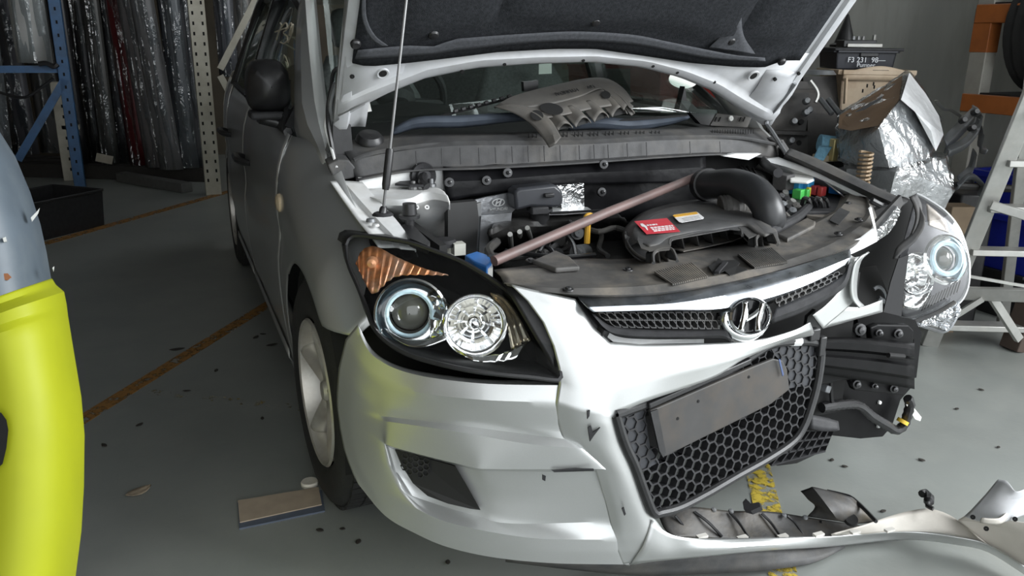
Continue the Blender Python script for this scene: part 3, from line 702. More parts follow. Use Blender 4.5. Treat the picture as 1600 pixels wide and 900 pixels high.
# number plate
c = [gp(x, y, -.004) for x, y in ((1011, 640), (1170, 572), (1203, 559), (1218, 562), (1225, 575), (1229, 607), (1200, 630), (1034, 712), (1029, 709))]
pb_ = pm('plate_backing', (.055, .054, .053), .5, 0, .12, 14, dirt=(.11, .085, .06), dscale=10, damt=.4, spec=.25)
NP = MB().prism(c, -gn*.010).mk('number_plate_panel', pb_, CAR, bevel=.003, smooth=False)
MB().prism([p-gn*.010 for p in [gp(x, y, -.004) for x, y in ((1010, 641), (1021, 637), (1034, 704), (1030, 712), (1024, 702))]], -gn*.004).mk('plate_edge', blk, NP, smooth=False)
MB().beam(gp(1012, 634, -.012), gp(1172, 563, -.012), .012, .014).mk('plate_holder_edge', blk, NP, bevel=.003)
MB().prism([gp(x, y, -.022) for x, y in ((1217, 562), (1219, 561), (1225, 585), (1223, 588))], gn*.002).mk('plate_sticker', pm('blue_sticker', (.05, .08, .18), .5), NP, smooth=False)
for x, y in ((1091, 627), (1059, 654), (1170, 589)):
    MB().lathe(gp(x, y, -.0142), -gn, [(.0005, .001), (.0035, .001), (.004, -.002)], 8).mk('plate_hole', hole, NP)
# ---------------------------------------------------------------- upper grille: chrome bar, two meshes, badge
def fU(o=0): return lambda p: p.y-(.105+.16*abs(p.x)**1.7+.55*max(0, p.z-.62))-o
up = lambda pts, o=0: [S(q[0], q[1], f=fU(q[2] if len(q) > 2 else o)) for q in pts]
UG = MB().grid(loft([up([(903, 463, .012), (960, 462, .012), (1050, 457, .012), (1130, 443, .012), (1200, 427, .012), (1270, 408, .012), (1328, 389, .012)]),
                     up([(905, 467), (960, 466), (1050, 461), (1130, 447), (1200, 431), (1270, 412), (1329, 393)], -.002),
                     up([(918, 480), (965, 478), (1050, 474), (1130, 462), (1200, 448), (1270, 426), (1330, 402)], -.020),
                     up([(926, 487), (970, 486), (1050, 484), (1128, 482), (1206, 464), (1272, 440), (1322, 412)], -.020),
                     up([(928, 489), (970, 488), (1050, 487), (1125, 488), (1206, 470), (1272, 442), (1322, 414)], .012)], 60, 3)).mk('upper_grille', sky_chrome, CAR, thick=.002)
low = lambda o: up([(928, 488, o), (945, 512, o), (965, 521, o), (1010, 524, o), (1080, 525, o), (1125, 524, o), (1140, 530, o)])
MB().grid(loft([up([(930, 492), (948, 506), (965, 511), (1010, 515), (1080, 516), (1122, 514), (1136, 516)], .004), up([(925, 490), (944, 512), (965, 522), (1010, 526), (1080, 526), (1125, 524), (1142, 530)], -.008), up([(930, 495), (950, 518), (970, 527), (1010, 530), (1080, 530), (1125, 530), (1144, 536)], .008)], 36, 3)).mk('grille_surround', blk_m, UG, thick=.003)
MB().grid(loft([up([(1212, 482), (1250, 465), (1290, 447), (1318, 428), (1324, 414)], .004), up([(1206, 498), (1250, 482), (1290, 462), (1318, 440), (1328, 410)], -.006), up([(1206, 506), (1250, 490), (1290, 470), (1322, 446), (1332, 412)], .012)], 30, 3)).mk('grille_surround', blk_m, UG, thick=.003)
for P4, nm in (([(933, 489), (1118, 488), (1124, 514), (955, 511)], 'l'), ([(1212, 465), (1316, 422), (1318, 432), (1212, 484)], 'r')):
    q0, q1, q2, q3 = [S(x, y, f=fU(.004)) for x, y in P4]
    m = MB(); n = 15 if nm == 'l' else 10; nr = 2
    def bl(u, v, o=0): 
        p = (q0*(1-u)+q1*u)*(1-v)+(q3*(1-u)+q2*u)*v; return p+V((0, .016*o, 0))
    for j in range(nr):
        for i in range(n):
            cu = (i+.5+(.5 if j else 0))/(n+.5); cv = (j+.5)/nr; hu = .56/n; hv = .56/nr
            hexp = [(-1, 0), (-.6, -1), (.6, -1), (1, 0), (.6, 1), (-.6, 1)]
            rings = []
            for s_, o in ((1, 0), (.78, 0), (.82, 1), (1, 1)): rings.append([bl(min(1, max(0, cu+hu*s_*a_)), cv+hv*s_*b_, o) for a_, b_ in hexp])
            vs_ = [p for r in rings for p in r]; m.add(vs_, [(r*6+k, r*6+(k+1) % 6, (r+1)*6+(k+1) % 6, (r+1)*6+k) for r in range(3) for k in range(6)])
    m.mk('grille_mesh', greyp, UG, smooth=False)
    MB().prism([bl(u, v, 2.2) for u, v in ((0, -.1), (1, -.1), (1, 1.1), (0, 1.1))], V((0, .004, 0))).mk('grille_backing', void, UG, smooth=False)
# badge
bc = S(1171, 494, f=fU(-.022)); bn = V((-.10, -1, .30)).normalized(); bx = V((0, 0, 1)).cross(-bn).normalized(); bx = bx if bx.x > 0 else -bx; by = (-bn).cross(bx); by = by if by.z > 0 else -by
def bp(u, v, o=0): return bc+bx*u+by*v+bn*o
ew, eh = .0525, .041
BG = MB(); n = 48; rings = []
for k_, o in ((1.02, -.006), (1.0, .006), (.93, .010), (.86, .006), (.84, 0)):
    rings.append([bp(ew*k_*math.cos(a), eh*k_*math.sin(a), o) for a in [2*math.pi*i/n for i in range(n+1)]])
BGO = BG.grid(rings).mk('badge', chrome, CAR, thick=.0015)
MB().prism([bp(ew*.88*math.cos(a), eh*.88*math.sin(a), -.004) for a in [2*math.pi*i/40 for i in range(40)]], bn*.002).mk('badge_backing', gloss_blk, BGO, smooth=False)
def strip(pts, wds, o=.006):
    L_ = []; R_ = []
    for (u, v), wd in zip(pts, wds): L_.append(bp(u-wd/2, v, o)); R_.append(bp(u+wd/2, v, o))
    mid = [(a_+b_)/2+bn*.004 for a_, b_ in zip(L_, R_)]
    return [L_, mid, R_]
for pts, wd in (([(-.030, -.029), (-.022, -.008), (-.016, .010), (-.013, .033)], [.008, .009, .009, .007]), ([(.013, -.033), (.016, -.010), (.022, .008), (.030, .029)], [.007, .009, .009, .008])):
    MB().grid(loft(strip(pts, wd), 16, 2)).mk('badge_letter_bar', chrome, BGO, thick=.006, off=1)
rr_ = [[bp(-.018, -.010, .006), bp(-.005, -.006, .006), bp(.008, .000, .006), bp(.020, .008, .006)], [bp(-.018, -.007, .008), bp(-.005, -.002, .008), bp(.008, .004, .008), bp(.020, .012, .008)], [bp(-.018, -.004, .006), bp(-.005, .001, .006), bp(.008, .007, .006), bp(.020, .015, .006)]]
MB().grid(loft(rr_, 14, 2)).mk('badge_crossbar', chrome, BGO, thick=.005, off=1)
# chrome bowl of the grille that carries the badge
rows = []
for k_, o in ((1.02, -.004), (1.14, -.012), (1.24, -.024), (1.26, -.034)):
    rows.append([bp(ew*k_*math.cos(a), eh*k_*math.sin(a)-.004*(k_-1)*10, o) for a in [math.pi*(.86+1.28*i/36) for i in range(37)]])
MB().grid(rows).mk('badge_cradle', chrome, BGO, thick=.002)
# ---------------------------------------------------------------- headlights
def pxloft(top, bot, nu, nv, f, wob=None):
    T = cr([V((x, y, 0)) for x, y in top], nu); Bt = cr([V((x, y, 0)) for x, y in bot], nu); rows = []
    for j in range(nv+1):
        r = []
        for i, (a_, b_) in enumerate(zip(T, Bt)):
            q = a_.lerp(b_, j/nv); p = S(q.x, q.y, f=f)
            if wob: p = p+wob(q.x, q.y, i/(nu-1), j/nv)
            r.append(p)
        rows.append(r)
    return rows
def fH(o=0): return lambda p: p.y-(yb(p.x, .5)-.012+1.2*max(0, p.z-.56))-o
htop = [(541, 384), (552, 369), (595, 372), (639, 379), (673, 390), (720, 408), (760, 431), (789, 451), (818, 477), (847, 512), (867, 546), (876, 588)]
hbot = [(541, 390), (545, 415), (558, 445), (572, 480), (582, 508), (601, 531), (632, 551), (673, 565), (731, 578), (785, 585), (830, 589), (872, 594)]
HL = MB().grid(pxloft(htop, hbot, 44, 12, fH(.13))).mk('headlight', gloss_blk, CAR, thick=.003)
MB().grid(pxloft(htop, hbot, 44, 10, fH(0))).mk('lens', lens_m, HL)
ol = [S(x, y, f=fH(.004)) for x, y in htop]+[S(x, y, f=fH(.004)) for x, y in hbot[::-1]]
MB().tube(cr(ol+[ol[0]], 90), .0055, 6, False).mk('lens_seal', blk, HL)
ol2 = [S(x, y, f=fH(.01)) for x, y in hbot]; 
MB().grid(loft([[p+V((0, .0, .0)) for p in ol2], [p+V((0.01, .13, -.01)) for p in ol2]], 40, 2)).mk('housing_base', blk, HL, thick=.004)
ol3 = [S(x, y, f=fH(.01)) for x, y in htop]
MB().grid(loft([ol3, [p+V((0, .13, -.012)) for p in ol3]], 40, 2)).mk('housing_top', blk, HL, thick=.004)
AMB = MB().grid(pxloft([(556, 411), (566, 391), (587, 385), (621, 402), (662, 419), (700, 429)], [(556, 412), (572, 445), (584, 459), (608, 438), (632, 430), (700, 430)], 60, 6, fH(.034), lambda x, y, u, v: V((0, .003*math.sin(u*85), 0)))).mk('indicator_reflector', amber, HL, thick=.002)
hn = V((-.28, -.95, .16)).normalized()
def disc(name, px, py, prof, mat, par, o=.05, n=36, ax=None, fn=None, sx=1): 
    return MB().lathe(S(px, py, f=(fn or fH)(o)), ax or hn, prof, n, sx=sx).mk(name, mat, par)
disc('indicator_bulb', 581, 411, [(.001, .016), (.010, .012), (.014, .004), (.016, -.002)], pm('amber_bulb', (.85, .42, .22), .15, .3), HL, .034, 20)
# projector lamp
disc('projector_bowl', 642, 490, [(.080, .012), (.076, .016), (.070, .006), (.060, -.012), (.048, -.02)], bowl_m, HL, .042)
ring_m = pm('frosted_blue_ring', (.55, .72, .80), .35, 0, .2, 60, emit=0)
PJ = disc('projector', 640, 489, [(.053, .004), (.053, .012), (.049, .015), (.044, .012), (.043, .002)], ring_m, HL, .040)
disc('projector_shroud', 640, 489, [(.044, .012), (.042, -.006), (.040, -.03)], chrome, PJ, .040)
disc('projector_lens', 640, 489, [(.001, .012), (.012, .0112), (.024, .006), (.034, -.003), (.040, -.014)], pm('dark_projector_lens', (.10, .10, .085), .03, .0, .1, 10, coat=1), PJ, .040)
MB().grid(pxloft([(668, 452), (690, 462), (706, 478)], [(672, 535), (690, 530), (700, 522)], 14, 10, fH(.046), lambda x, y, u, v: V((.0, .006*math.sin(u*9+v*14), .004*math.sin(v*23))))).mk('chrome_web', bowl_m, HL, thick=.002)
MB().grid(pxloft([(600, 512), (630, 528), (665, 530), (697, 520)], [(612, 528), (640, 542), (668, 541), (696, 531)], 16, 4, fH(.030))).mk('chrome_lip', chrome, HL, thick=.003)
# main beam reflector with facets
def bowl(px, py, R, o, par, ax, fn, name, n=32, depth=.045, bulb=True):
    m = MB(); prof = [(R, .012), (R*.97, .014), (R*.92, .004)]
    RF = MB().lathe(S(px, py, f=fn(o)), ax, prof, 40).mk(name, chrome, par)
    rows = []; c = S(px, py, f=fn(o)); u = ax.orthogonal().normalized(); w2 = ax.cross(u)
    for i in range(9):
        r = R*.92*(1-i/8*.82); rr = []
        for k in range(n+1):
            a = 2*math.pi*k/n; st = .0016*(1 if (k//4+i//4) % 2 else -1)*(1 if i < 8 else 0)
            rr.append(c+(u*math.cos(a)+w2*math.sin(a))*r+ax*(.004-depth*(1-(1-i/8)**2)+st))
        rows.append(rr)
    MB().grid(rows).mk('facets', bowl_m, RF, thick=.001, sharp=8)
    if bulb:
        MB().tube([c-ax*depth, c-ax*.012], [.010, .009], 12).mk('bulb', pm('bulb_glass', (.75, .72, .62), .1, .2), RF)
        MB().lathe(c-ax*.008, ax, [(.001, .008), (.008, .006), (.0115, 0), (.0115, -.014)], 16).mk('bulb_cap', chrome, RF)
    return RF
bowl(742, 508, .070, .042, HL, hn, fH, 'main_beam_reflector')
MB().grid(pxloft([(765, 456), (785, 462), (806, 486), (828, 530)], [(772, 470), (788, 500), (795, 520), (800, 548)], 16, 8, fH(.040), lambda x, y, u, v: V((0, .004*(1 if int(v*5) % 2 else -1), 0)))).mk('side_reflector', pm('warm_reflector', (.70, .62, .48), .18, .9, .25, 12), HL, thick=.002, sharp=10)
MB().grid(pxloft([(706, 540), (740, 556), (790, 550), (828, 530)], [(715, 550), (745, 565), (790, 564), (812, 556)], 16, 4, fH(.032), lambda x, y, u, v: V((0, .003*math.sin(u*40), 0)))).mk('lower_reflector', bowl_m, HL, thick=.002)
for i in range(9):
    a_ = S(834+i*2.4, 514+i*5, f=fH(.03)); b_ = S(838+i*2.4, 513+i*5, f=fH(.03))
    MB().beam(a_, b_, .003, .003).mk('side_marker_rib', chrome, HL)
# ---- the displaced headlight on the smashed side
qn = V((-.42, -.86, .28)).normalized(); q0_ = S(1450, 420, y=.38)      # faces half towards the viewer, knocked inwards
fQ0 = lambda p: -(p-q0_).dot(qn)
def fQ(o=0): return lambda p: fQ0(p)-o
qc = S(1450, 420, f=fQ(0))
def fQd(o=0): return lambda p: fQ0(p)-o-.9*((p-qc)-(qn*(p-qc).dot(qn))).length**2
H2 = MB().grid(pxloft([(1405, 402), (1420, 345), (1432, 306), (1447, 313), (1476, 333), (1497, 360), (1509, 395)], [(1404, 410), (1408, 498), (1437, 497), (1467, 487), (1496, 471), (1509, 448), (1512, 420)], 30, 12, fQd(.13))).mk('headlight', pm('grey_bezel', (.075, .075, .08), .25, .3, .2, 40), CAR, thick=.003)
H2['label'] = 'displaced headlight on the smashed corner'
MB().grid(pxloft([(1418, 398), (1428, 340), (1430, 300), (1448, 311), (1477, 331), (1498, 358), (1510, 392)], [(1415, 410), (1408, 500), (1437, 499), (1468, 489), (1498, 473), (1511, 450), (1514, 420)], 30, 10, fQd(0))).mk('lens', lens_m, H2)
ol = [S(x, y, f=fQd(.004)) for x, y in [(1432, 303), (1448, 311), (1477, 331), (1498, 358), (1510, 392), (1514, 420), (1511, 450), (1498, 473), (1468, 489), (1437, 499), (1408, 501)]]
MB().tube(cr(ol, 60), .005, 6).mk('lens_seal', pm('clear_edge', (.55, .56, .57), .2, .2), H2)
q2 = lambda o=0: fQd(o)
ax2 = (qn*.9+V((.22, -.1, .05))).normalized()
MB().lathe(S(1474, 406, f=fQd(.035)), ax2, [(.074, .010), (.068, .014), (.058, -.004), (.048, -.012)], 32).mk('projector_bowl', bowl_m, H2)
PJ2 = MB().lathe(S(1476, 404, f=fQd(.030)), ax2, [(.052, .004), (.052, .012), (.046, .015), (.038, .010), (.037, 0)], 32).mk('projector', ring_m, H2)
MB().lathe(S(1476, 404, f=fQd(.030)), ax2, [(.001, .014), (.014, .012), (.026, .005), (.037, -.010)], 28).mk('projector_lens', MATS['dark_projector_lens'], PJ2)
bowl(1428, 428, .062, .020, H2, ax2, q2, 'main_beam_reflector', depth=.05)
MB().grid(pxloft([(1412, 455), (1430, 462), (1448, 455), (1456, 440)], [(1410, 480), (1430, 484), (1446, 476), (1455, 462)], 14, 6, fQd(.03), lambda x, y, u, v: V((0, .004*math.sin(u*20+v*9), 0)))).mk('lower_reflector', bowl_m, H2, thick=.002)
MB().grid(pxloft([(1447, 318), (1462, 330), (1478, 345)], [(1450, 352), (1465, 358), (1482, 364)], 10, 8, fQd(.03))).mk('indicator_reflector', pm('pale_reflector', (.75, .68, .62), .2, .6, .3, 30), H2, thick=.002)
for i in range(12):
    a_ = S(1440+i*5.0, 486-i*2.6, f=fQd(.022)); b_ = S(1450+i*4.6, 466-i*2.5, f=fQd(.022))
    MB().beam(a_, b_, .003, .003).mk('bezel_rib', greyp, H2)
# black inner bracket beside it and the grey seal band over the cavity
MB().prism([S(x, y, f=fQ(-.03)) for x, y in ((1404, 404), (1420, 398), (1414, 440), (1408, 499), (1380, 489), (1392, 440))], -qn*.006).mk('headlight_bracket', gloss_blk, CAR, smooth=False)
sheet('seal_band', [[S(x, y, f=fQ(-.01)) for x, y in ((1430, 303), (1438, 320), (1437, 337), (1428, 361), (1401, 386), (1397, 405))], [S(x, y, f=fQ(-.015)) for x, y in ((1420, 308), (1427, 322), (1430, 340), (1423, 364), (1408, 390), (1401, 404))][::1]], greyp, CAR, 24, 3, .006)
sheet('seal_band', [[S(x, y, f=fQ(-.012)) for x, y in ((1437, 322), (1436, 345), (1424, 366), (1402, 386), (1397, 405))], [S(x, y, f=fQ(-.02)) for x, y in ((1446, 340), (1443, 358), (1428, 380), (1410, 394), (1399, 406))]], greyp, CAR, 24, 3, .006)
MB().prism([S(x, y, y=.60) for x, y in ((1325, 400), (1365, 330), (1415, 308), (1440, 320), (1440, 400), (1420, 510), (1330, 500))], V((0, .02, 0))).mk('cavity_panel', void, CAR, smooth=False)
clearish = clear('broken_clear_plastic', (.8, .82, .84), .28, .08, bump=.6, bscale=40)
for q in ([(1425, 512), (1445, 500), (1470, 490), (1492, 474), (1500, 480), (1490, 505), (1478, 516), (1455, 508)], [(1455, 506), (1480, 492), (1498, 470), (1502, 485), (1480, 517)]):
    MB().prism([S(x, y, f=fQ(-.01)) for x, y in q], -qn*.003).mk('broken_lens_shard', clearish, CAR, smooth=False)
MB().tube(cr([S(x, y, f=fQ(-.012)) for x, y in ((1410, 507), (1435, 500), (1465, 488), (1492, 472))], 16), .006, 6).mk('broken_housing_edge', greyp, CAR)
MB().tube(cr([S(x, y, f=fQ(.0)) for x, y in ((1430, 505), (1450, 512), (1478, 517), (1498, 488))], 16), .006, 6).mk('broken_housing_edge', steel, CAR)
pts = [S(x, y, y=.45) for x, y in ((1365, 452), (1372, 448), (1380, 455), (1385, 470))]
MB().tube(cr(pts, 10), .006, 6).tube([S(1372, 465, y=.45), S(1392, 478, y=.45)], .007, 6).mk('bulb_connector', steel, CAR)
# remains of the bumper on that side
wing = [[(1327, 398), (1313, 447), (1290, 475), (1268, 492)], [(1335, 402), (1326, 446), (1312, 478), (1276, 503)], [(1346, 400), (1334, 440), (1333, 468), (1284, 513)]]
sheet('bumper_wing', [[S(x, y, y=.20+.0006*(x-1270)) for x, y in r] for r in wing], silver, BUM, 20, 5, .004, vcurve=True)
sheet('bumper_wing_return', [[S(x, y, y=.22+.0006*(x-1270)) for x, y in ((1284, 513), (1330, 500), (1377, 487))], [S(x, y, y=.22+.0006*(x-1270)) for x, y in ((1312, 478), (1345, 479), (1377, 468))]], silver, BUM, 14, 4, .004)
sheet('bumper_wing_edge', [[S(x, y, y=.23) for x, y in ((1357, 393), (1343, 408), (1337, 440), (1338, 466), (1348, 478))], [S(x, y, y=.215) for x, y in ((1345, 399), (1334, 412), (1328, 440), (1330, 466), (1342, 482))]], silver, BUM, 20, 3, .004)
MB().prism([S(x, y, y=.30) for x, y in ((1323, 383), (1328, 398), (1350, 388), (1371, 377), (1371, 366), (1362, 324), (1358, 328), (1366, 358), (1345, 374))], V((0, .004, .003))).mk('torn_flange', pm('torn_white_edge', (.85, .86, .86), .4, .1), BUM, smooth=False)
MB().prism([S(x, y, y=.34) for x, y in ((1372, 376), (1370, 360), (1385, 345), (1402, 322), (1408, 330), (1398, 352), (1388, 365))], V((0, .02, 0))).mk('crumpled_film_strip', clearish, CAR, smooth=False)
MB().prism([S(x, y, y=.35) for x, y in ((1366, 350), (1392, 322), (1408, 305), (1412, 318), (1398, 340), (1372, 362))], V((0, .01, 0))).mk('bent_bracket', greyp, CAR, smooth=False)
MB().prism([S(x, y, y=.24) for x, y in ((1258, 520), (1262, 495), (1274, 484), (1272, 498), (1284, 514), (1275, 520))], V((0, .01, 0))).mk('wing_fold', blk, BUM, smooth=False)
# ---------------------------------------------------------------- crash beam, support panel, loom, ducting
FRM = pm('black_frame_paint', (.005, .005, .0055), .45, 0, .3, 30, spec=.14)
cb = []
for dy, (a0, a1) in ((.02, (0, 0)), (.0, (.06, .06)), (-.012, (.14, .14)), (-.012, (.30, .30)), (.006, (.36, .36)), (.006, (.46, .46)), (-.012, (.52, .52)), (-.012, (.74, .74)), (.004, (.80, .80)), (.01, (1, 1))):
    cb.append([S(x, (1-a0)*t_+a0*b_, y=.215+dy) for x, t_, b_ in ((1272, 527, 583), (1330, 527, 592), (1380, 530, 600), (1429, 536, 608))])
MB().grid(loft(cb, 12, 2)).mk('crash_beam', FRM, CAR, thick=.004, sharp=20)
MB().box((0, .27, .43), (.90, .06, .08)).mk('crash_beam_core', FRM, CAR, bevel=.01)
MB().tube([S(1388, 555, y=.203), S(1412, 557, y=.203)], .007, 8).mk('beam_slot', void, CAR)
pp_ = [(1360, 512), (1372, 507), (1420, 508), (1428, 516), (1428, 540), (1362, 535)]
MB().prism([S(x, y, y=.25) for x, y in pp_], V((0, .02, 0))).mk('beam_mount', FRM, CAR, bevel=.004, smooth=False)
for x, y, r in ((1373, 520, .010), (1403, 521, .013), (1344, 515, .016), (1338, 600, .012), (1396, 607, .012), (1366, 603, .008)):
    MB().lathe(S(x, y, y=.245), (-.2, -1, .1), [(.001, .014), (r*.6, .012), (r*.65, .004), (r, .003), (r, -.01)], 12).mk('mount_bolt', dsteel, CAR)
MB().prism([S(x, y, y=.25) for x, y in ((1328, 592), (1335, 590), (1420, 604), (1412, 618), (1335, 610))], V((0, .02, 0))).mk('beam_mount', FRM, CAR, bevel=.003, smooth=False)
MB().prism([S(x, y, y=.34) for x, y in ((1260, 580), (1300, 540), (1330, 500), (1424, 505), (1430, 600), (1408, 625), (1395, 665), (1380, 683), (1345, 686), (1290, 680), (1262, 660))], V((0, .02, 0))).mk('radiator_support', FRM, CAR, bevel=.004, smooth=False)
MB().prism([S(x, y, y=.33) for x, y in ((1340, 498), (1378, 488), (1430, 500), (1440, 520), (1432, 590), (1424, 592), (1428, 530), (1345, 530))], V((0, .012, 0))).mk('support_flange', FRM, CAR, smooth=False)
wh = pm('painted_daylight', (.7, .72, .7), .7)  # daylight showing through the holes, painted as pale discs
for x, y in ((1375, 629), (1373, 666), (1366, 603)):
    MB().lathe(S(x, y, y=.335), V((0, -1, .2)), [(.0005, .002), (.005, .002), (.006, -.003)], 10).mk('punched_hole', wh, CAR)
LM = MB().tube(cr([S(x, y, y=.30) for x, y in ((1284, 637), (1310, 633), (1340, 633), (1362, 650), (1385, 664), (1400, 672), (1412, 664), (1419, 645), (1422, 630), (1418, 622))], 50), [.0125 if i % 2 else .0145 for i in range(50)], 10).mk('wiring_loom', blk, CAR)
MB().tube(cr([S(x, y, y=.30) for x, y in ((1298, 590), (1299, 620), (1301, 632))], 14), .006, 6).mk('loom_branch', blk, LM)
MB().tube([S(1409, 661, y=.296), S(1412, 656, y=.296)], .0165, 12).mk('yellow_tape', pm('yellow_tape', (.75, .5, .05), .5), LM)
MB().prism([S(x, y, y=.296) for x, y in ((1416, 632), (1424, 632), (1440, 652), (1438, 658), (1430, 655))], V((0, .002, 0))).mk('loom_tag', white_p, LM, smooth=False)
MB().box(S(1290, 607, y=.28), (.025, .02, .02), (0, .4, .3)).mk('connector', steel, LM, bevel=.003)
# slatted air guide under the beam
MB().prism([S(x, y, y=.325) for x, y in ((1208, 722), (1262, 656), (1306, 662), (1288, 704), (1245, 724), (1214, 728))], V((0, .006, 0))).mk('air_guide', void, CAR, smooth=False)
gq = [S(x, y, y=.285) for x, y in ((1262, 654), (1308, 660), (1290, 704), (1206, 726))]
gb = lambda u, v: (gq[0]*(1-u)+gq[1]*u)*(1-v)+(gq[3]*(1-u)+gq[2]*u)*v
for k in range(7):
    a_, b_ = gb(k/6, 0), gb(k/6, 1); t_ = (gb(min(1, k/6+.02), .5)-gb(k/6, .5)).normalized()*.005
    MB().prism([a_, a_+t_, b_+t_, b_], V((0, .035, 0))).mk('air_guide_rib', blk_m, CAR, smooth=False)
for k in range(5):
    a_, b_ = gb(0, k/4), gb(1, k/4); MB().prism([a_, b_, b_+V((0, 0, -.005)), a_+V((0, 0, -.005))], V((0, .035, 0))).mk('air_guide_slat', blk_m, CAR, smooth=False)
MB().grid(loft([[S(x, y, y=.265) for x, y in ((1268, 648), (1288, 652), (1310, 658))], [S(x, y, y=.25) for x, y in ((1268, 670), (1290, 674), (1312, 672))]], 12, 3)).mk('air_guide_cheek', blk_m, CAR, thick=.02)
# bracket pieces at the top of the lower grille and behind the bumper edge
MB().tube(cr([S(x, y, y=.19) for x, y in ((1175, 545), (1185, 538), (1215, 534), (1250, 533))], 14), .012, 8).mk('bumper_support_tube', bay_silver, CAR)
MB().box(S(1270, 522, y=.19), (.03, .02, .03)).box(S(1282, 540, y=.195), (.02, .02, .05)).mk('grille_clip', blk, CAR, bevel=.003)
MB().prism([S(x, y, f=fU(.035)) for x, y in ((935, 515), (955, 512), (1000, 522), (1100, 526), (1100, 536), (1000, 538), (958, 534))], V((0, .01, 0))).mk('grille_lower_carrier', bay_silver, CAR, smooth=False)
MB().box(S(942, 519, f=fU(.02)), (.02, .02, .02), (.3, .3, .3)).mk('broken_tab', blk, CAR, bevel=.002)
sheet('bumper_gap_filler', [[S(x, y, f=fB(.035)) for x, y in ((785, 440), (830, 448), (905, 462))], [S(x, y, f=fB(.02)) for x, y in ((875, 595), (900, 540), (955, 535))]], blk, CAR, 14, 5, .004)
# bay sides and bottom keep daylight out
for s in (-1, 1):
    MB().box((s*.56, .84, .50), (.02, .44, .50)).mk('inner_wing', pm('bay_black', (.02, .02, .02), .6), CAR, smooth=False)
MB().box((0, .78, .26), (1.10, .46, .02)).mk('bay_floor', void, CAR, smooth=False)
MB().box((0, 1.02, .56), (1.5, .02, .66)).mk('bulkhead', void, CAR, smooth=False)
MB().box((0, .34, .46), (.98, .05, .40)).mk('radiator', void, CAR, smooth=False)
# ---------------------------------------------------------------- engine bay
def fZ(z0, sy=0, sx=0, y0=.5): return lambda p: -(p.z-(z0+sy*(p.y-y0)+sx*p.x))
# scuttle panel in front of the screen
CW = MB().grid(loft([
 [S(x, y, y=1.05+yy) for x, y, yy in ((528, 222, 0), (613, 211, 0), (747, 209, -.03), (900, 204, -.04), (1044, 200, -.03), (1130, 198, 0), (1188, 200, .03))],
 [S(x, y, y=.97+yy) for x, y, yy in ((545, 246, 0), (613, 232, 0), (713, 221, -.02), (900, 219, -.03), (1044, 212, -.02), (1150, 213, 0), (1212, 223, .03))],
 [S(x, y, y=.955+yy) for x, y, yy in ((548, 251, 0), (613, 238, 0), (713, 228, -.02), (900, 226, -.03), (1044, 219, -.02), (1150, 219, 0), (1216, 230, .03))],
 [S(x, y, y=.945+yy) for x, y, yy in ((556, 277, 0), (647, 262, 0), (747, 259, -.02), (900, 250, -.03), (1044, 241, -.02), (1140, 238, 0), (1217, 246, .03))],
 [S(x, y, y=.915+yy) for x, y, yy in ((556, 281, 0), (647, 266, 0), (747, 263, -.02), (900, 255, -.03), (1044, 245, -.02), (1140, 241, 0), (1217, 248, .03))]], 60, 3)).mk('scuttle_panel', greyp, CAR, thick=.004, sharp=20)
for x in list(range(826, 1040, 6)):
    if (x-826) % 24 >= 18: continue
    yy = 212-(x-826)*.016
    MB().beam(S(x, yy-4, y=.98), S(x, yy+3, y=.965), .003, .004).mk('vent_slot', void, CW, smooth=False)
for x in range(1113, 1180, 4): MB().beam(S(x, 203, y=1.0), S(x, 208, y=.985), .002, .004).mk('vent_slot', void, CW, smooth=False)
for x, y0, y1 in ((650, 236, 258), (690, 232, 257), (719, 231, 257), (748, 231, 256), (774, 230, 255), (800, 229, 254), (825, 228, 253), (850, 228, 252), (875, 227, 251), (905, 227, 249), (928, 226, 248), (950, 226, 247), (980, 224, 246), (1010, 222, 244), (1078, 221, 241), (1125, 221, 239)):
    MB().tube([S(x, y0, y=.915), S(x+1, y1, y=.905)], .0017, 5).mk('panel_joint', blk, CW)
MB().lathe(S(578, 217, y=1.03), (0, -.4, 1), [(.001, .016), (.03, .014), (.038, .004), (.04, -.004)], 24).mk('scuttle_cap', blk, CW)
MB().tube(cr([S(x, y, y=.955) for x, y in ((553, 250), (580, 240), (640, 230), (720, 224), (900, 222), (1044, 215), (1150, 215), (1214, 226))], 50), .006, 6).mk('scuttle_seal', greyp, CW)
# end blocks of the scuttle
for q, yy in (([(512, 258), (528, 250), (545, 250), (556, 262), (555, 278), (535, 282), (520, 276)], .95), ([(1212, 222), (1224, 218), (1236, 236), (1232, 248), (1216, 248)], .97)):
    MB().prism([S(x, y, y=yy) for x, y in q], V((0, .05, .01))).mk('scuttle_end', greyp, CW, bevel=.004, smooth=False)
MB().prism([S(x, y, y=1.0) for x, y in ((520, 190), (535, 185), (548, 195), (552, 240), (530, 258), (521, 240))], V((0, .03, 0))).mk('scuttle_side_trim', blk, CW, smooth=False)
MB().prism([S(x, y, y=.97) for x, y in ((1217, 246), (1217, 220), (1222, 219), (1222, 246))], V((.015, .01, 0))).mk('scuttle_corner', greyp, CW, smooth=False)
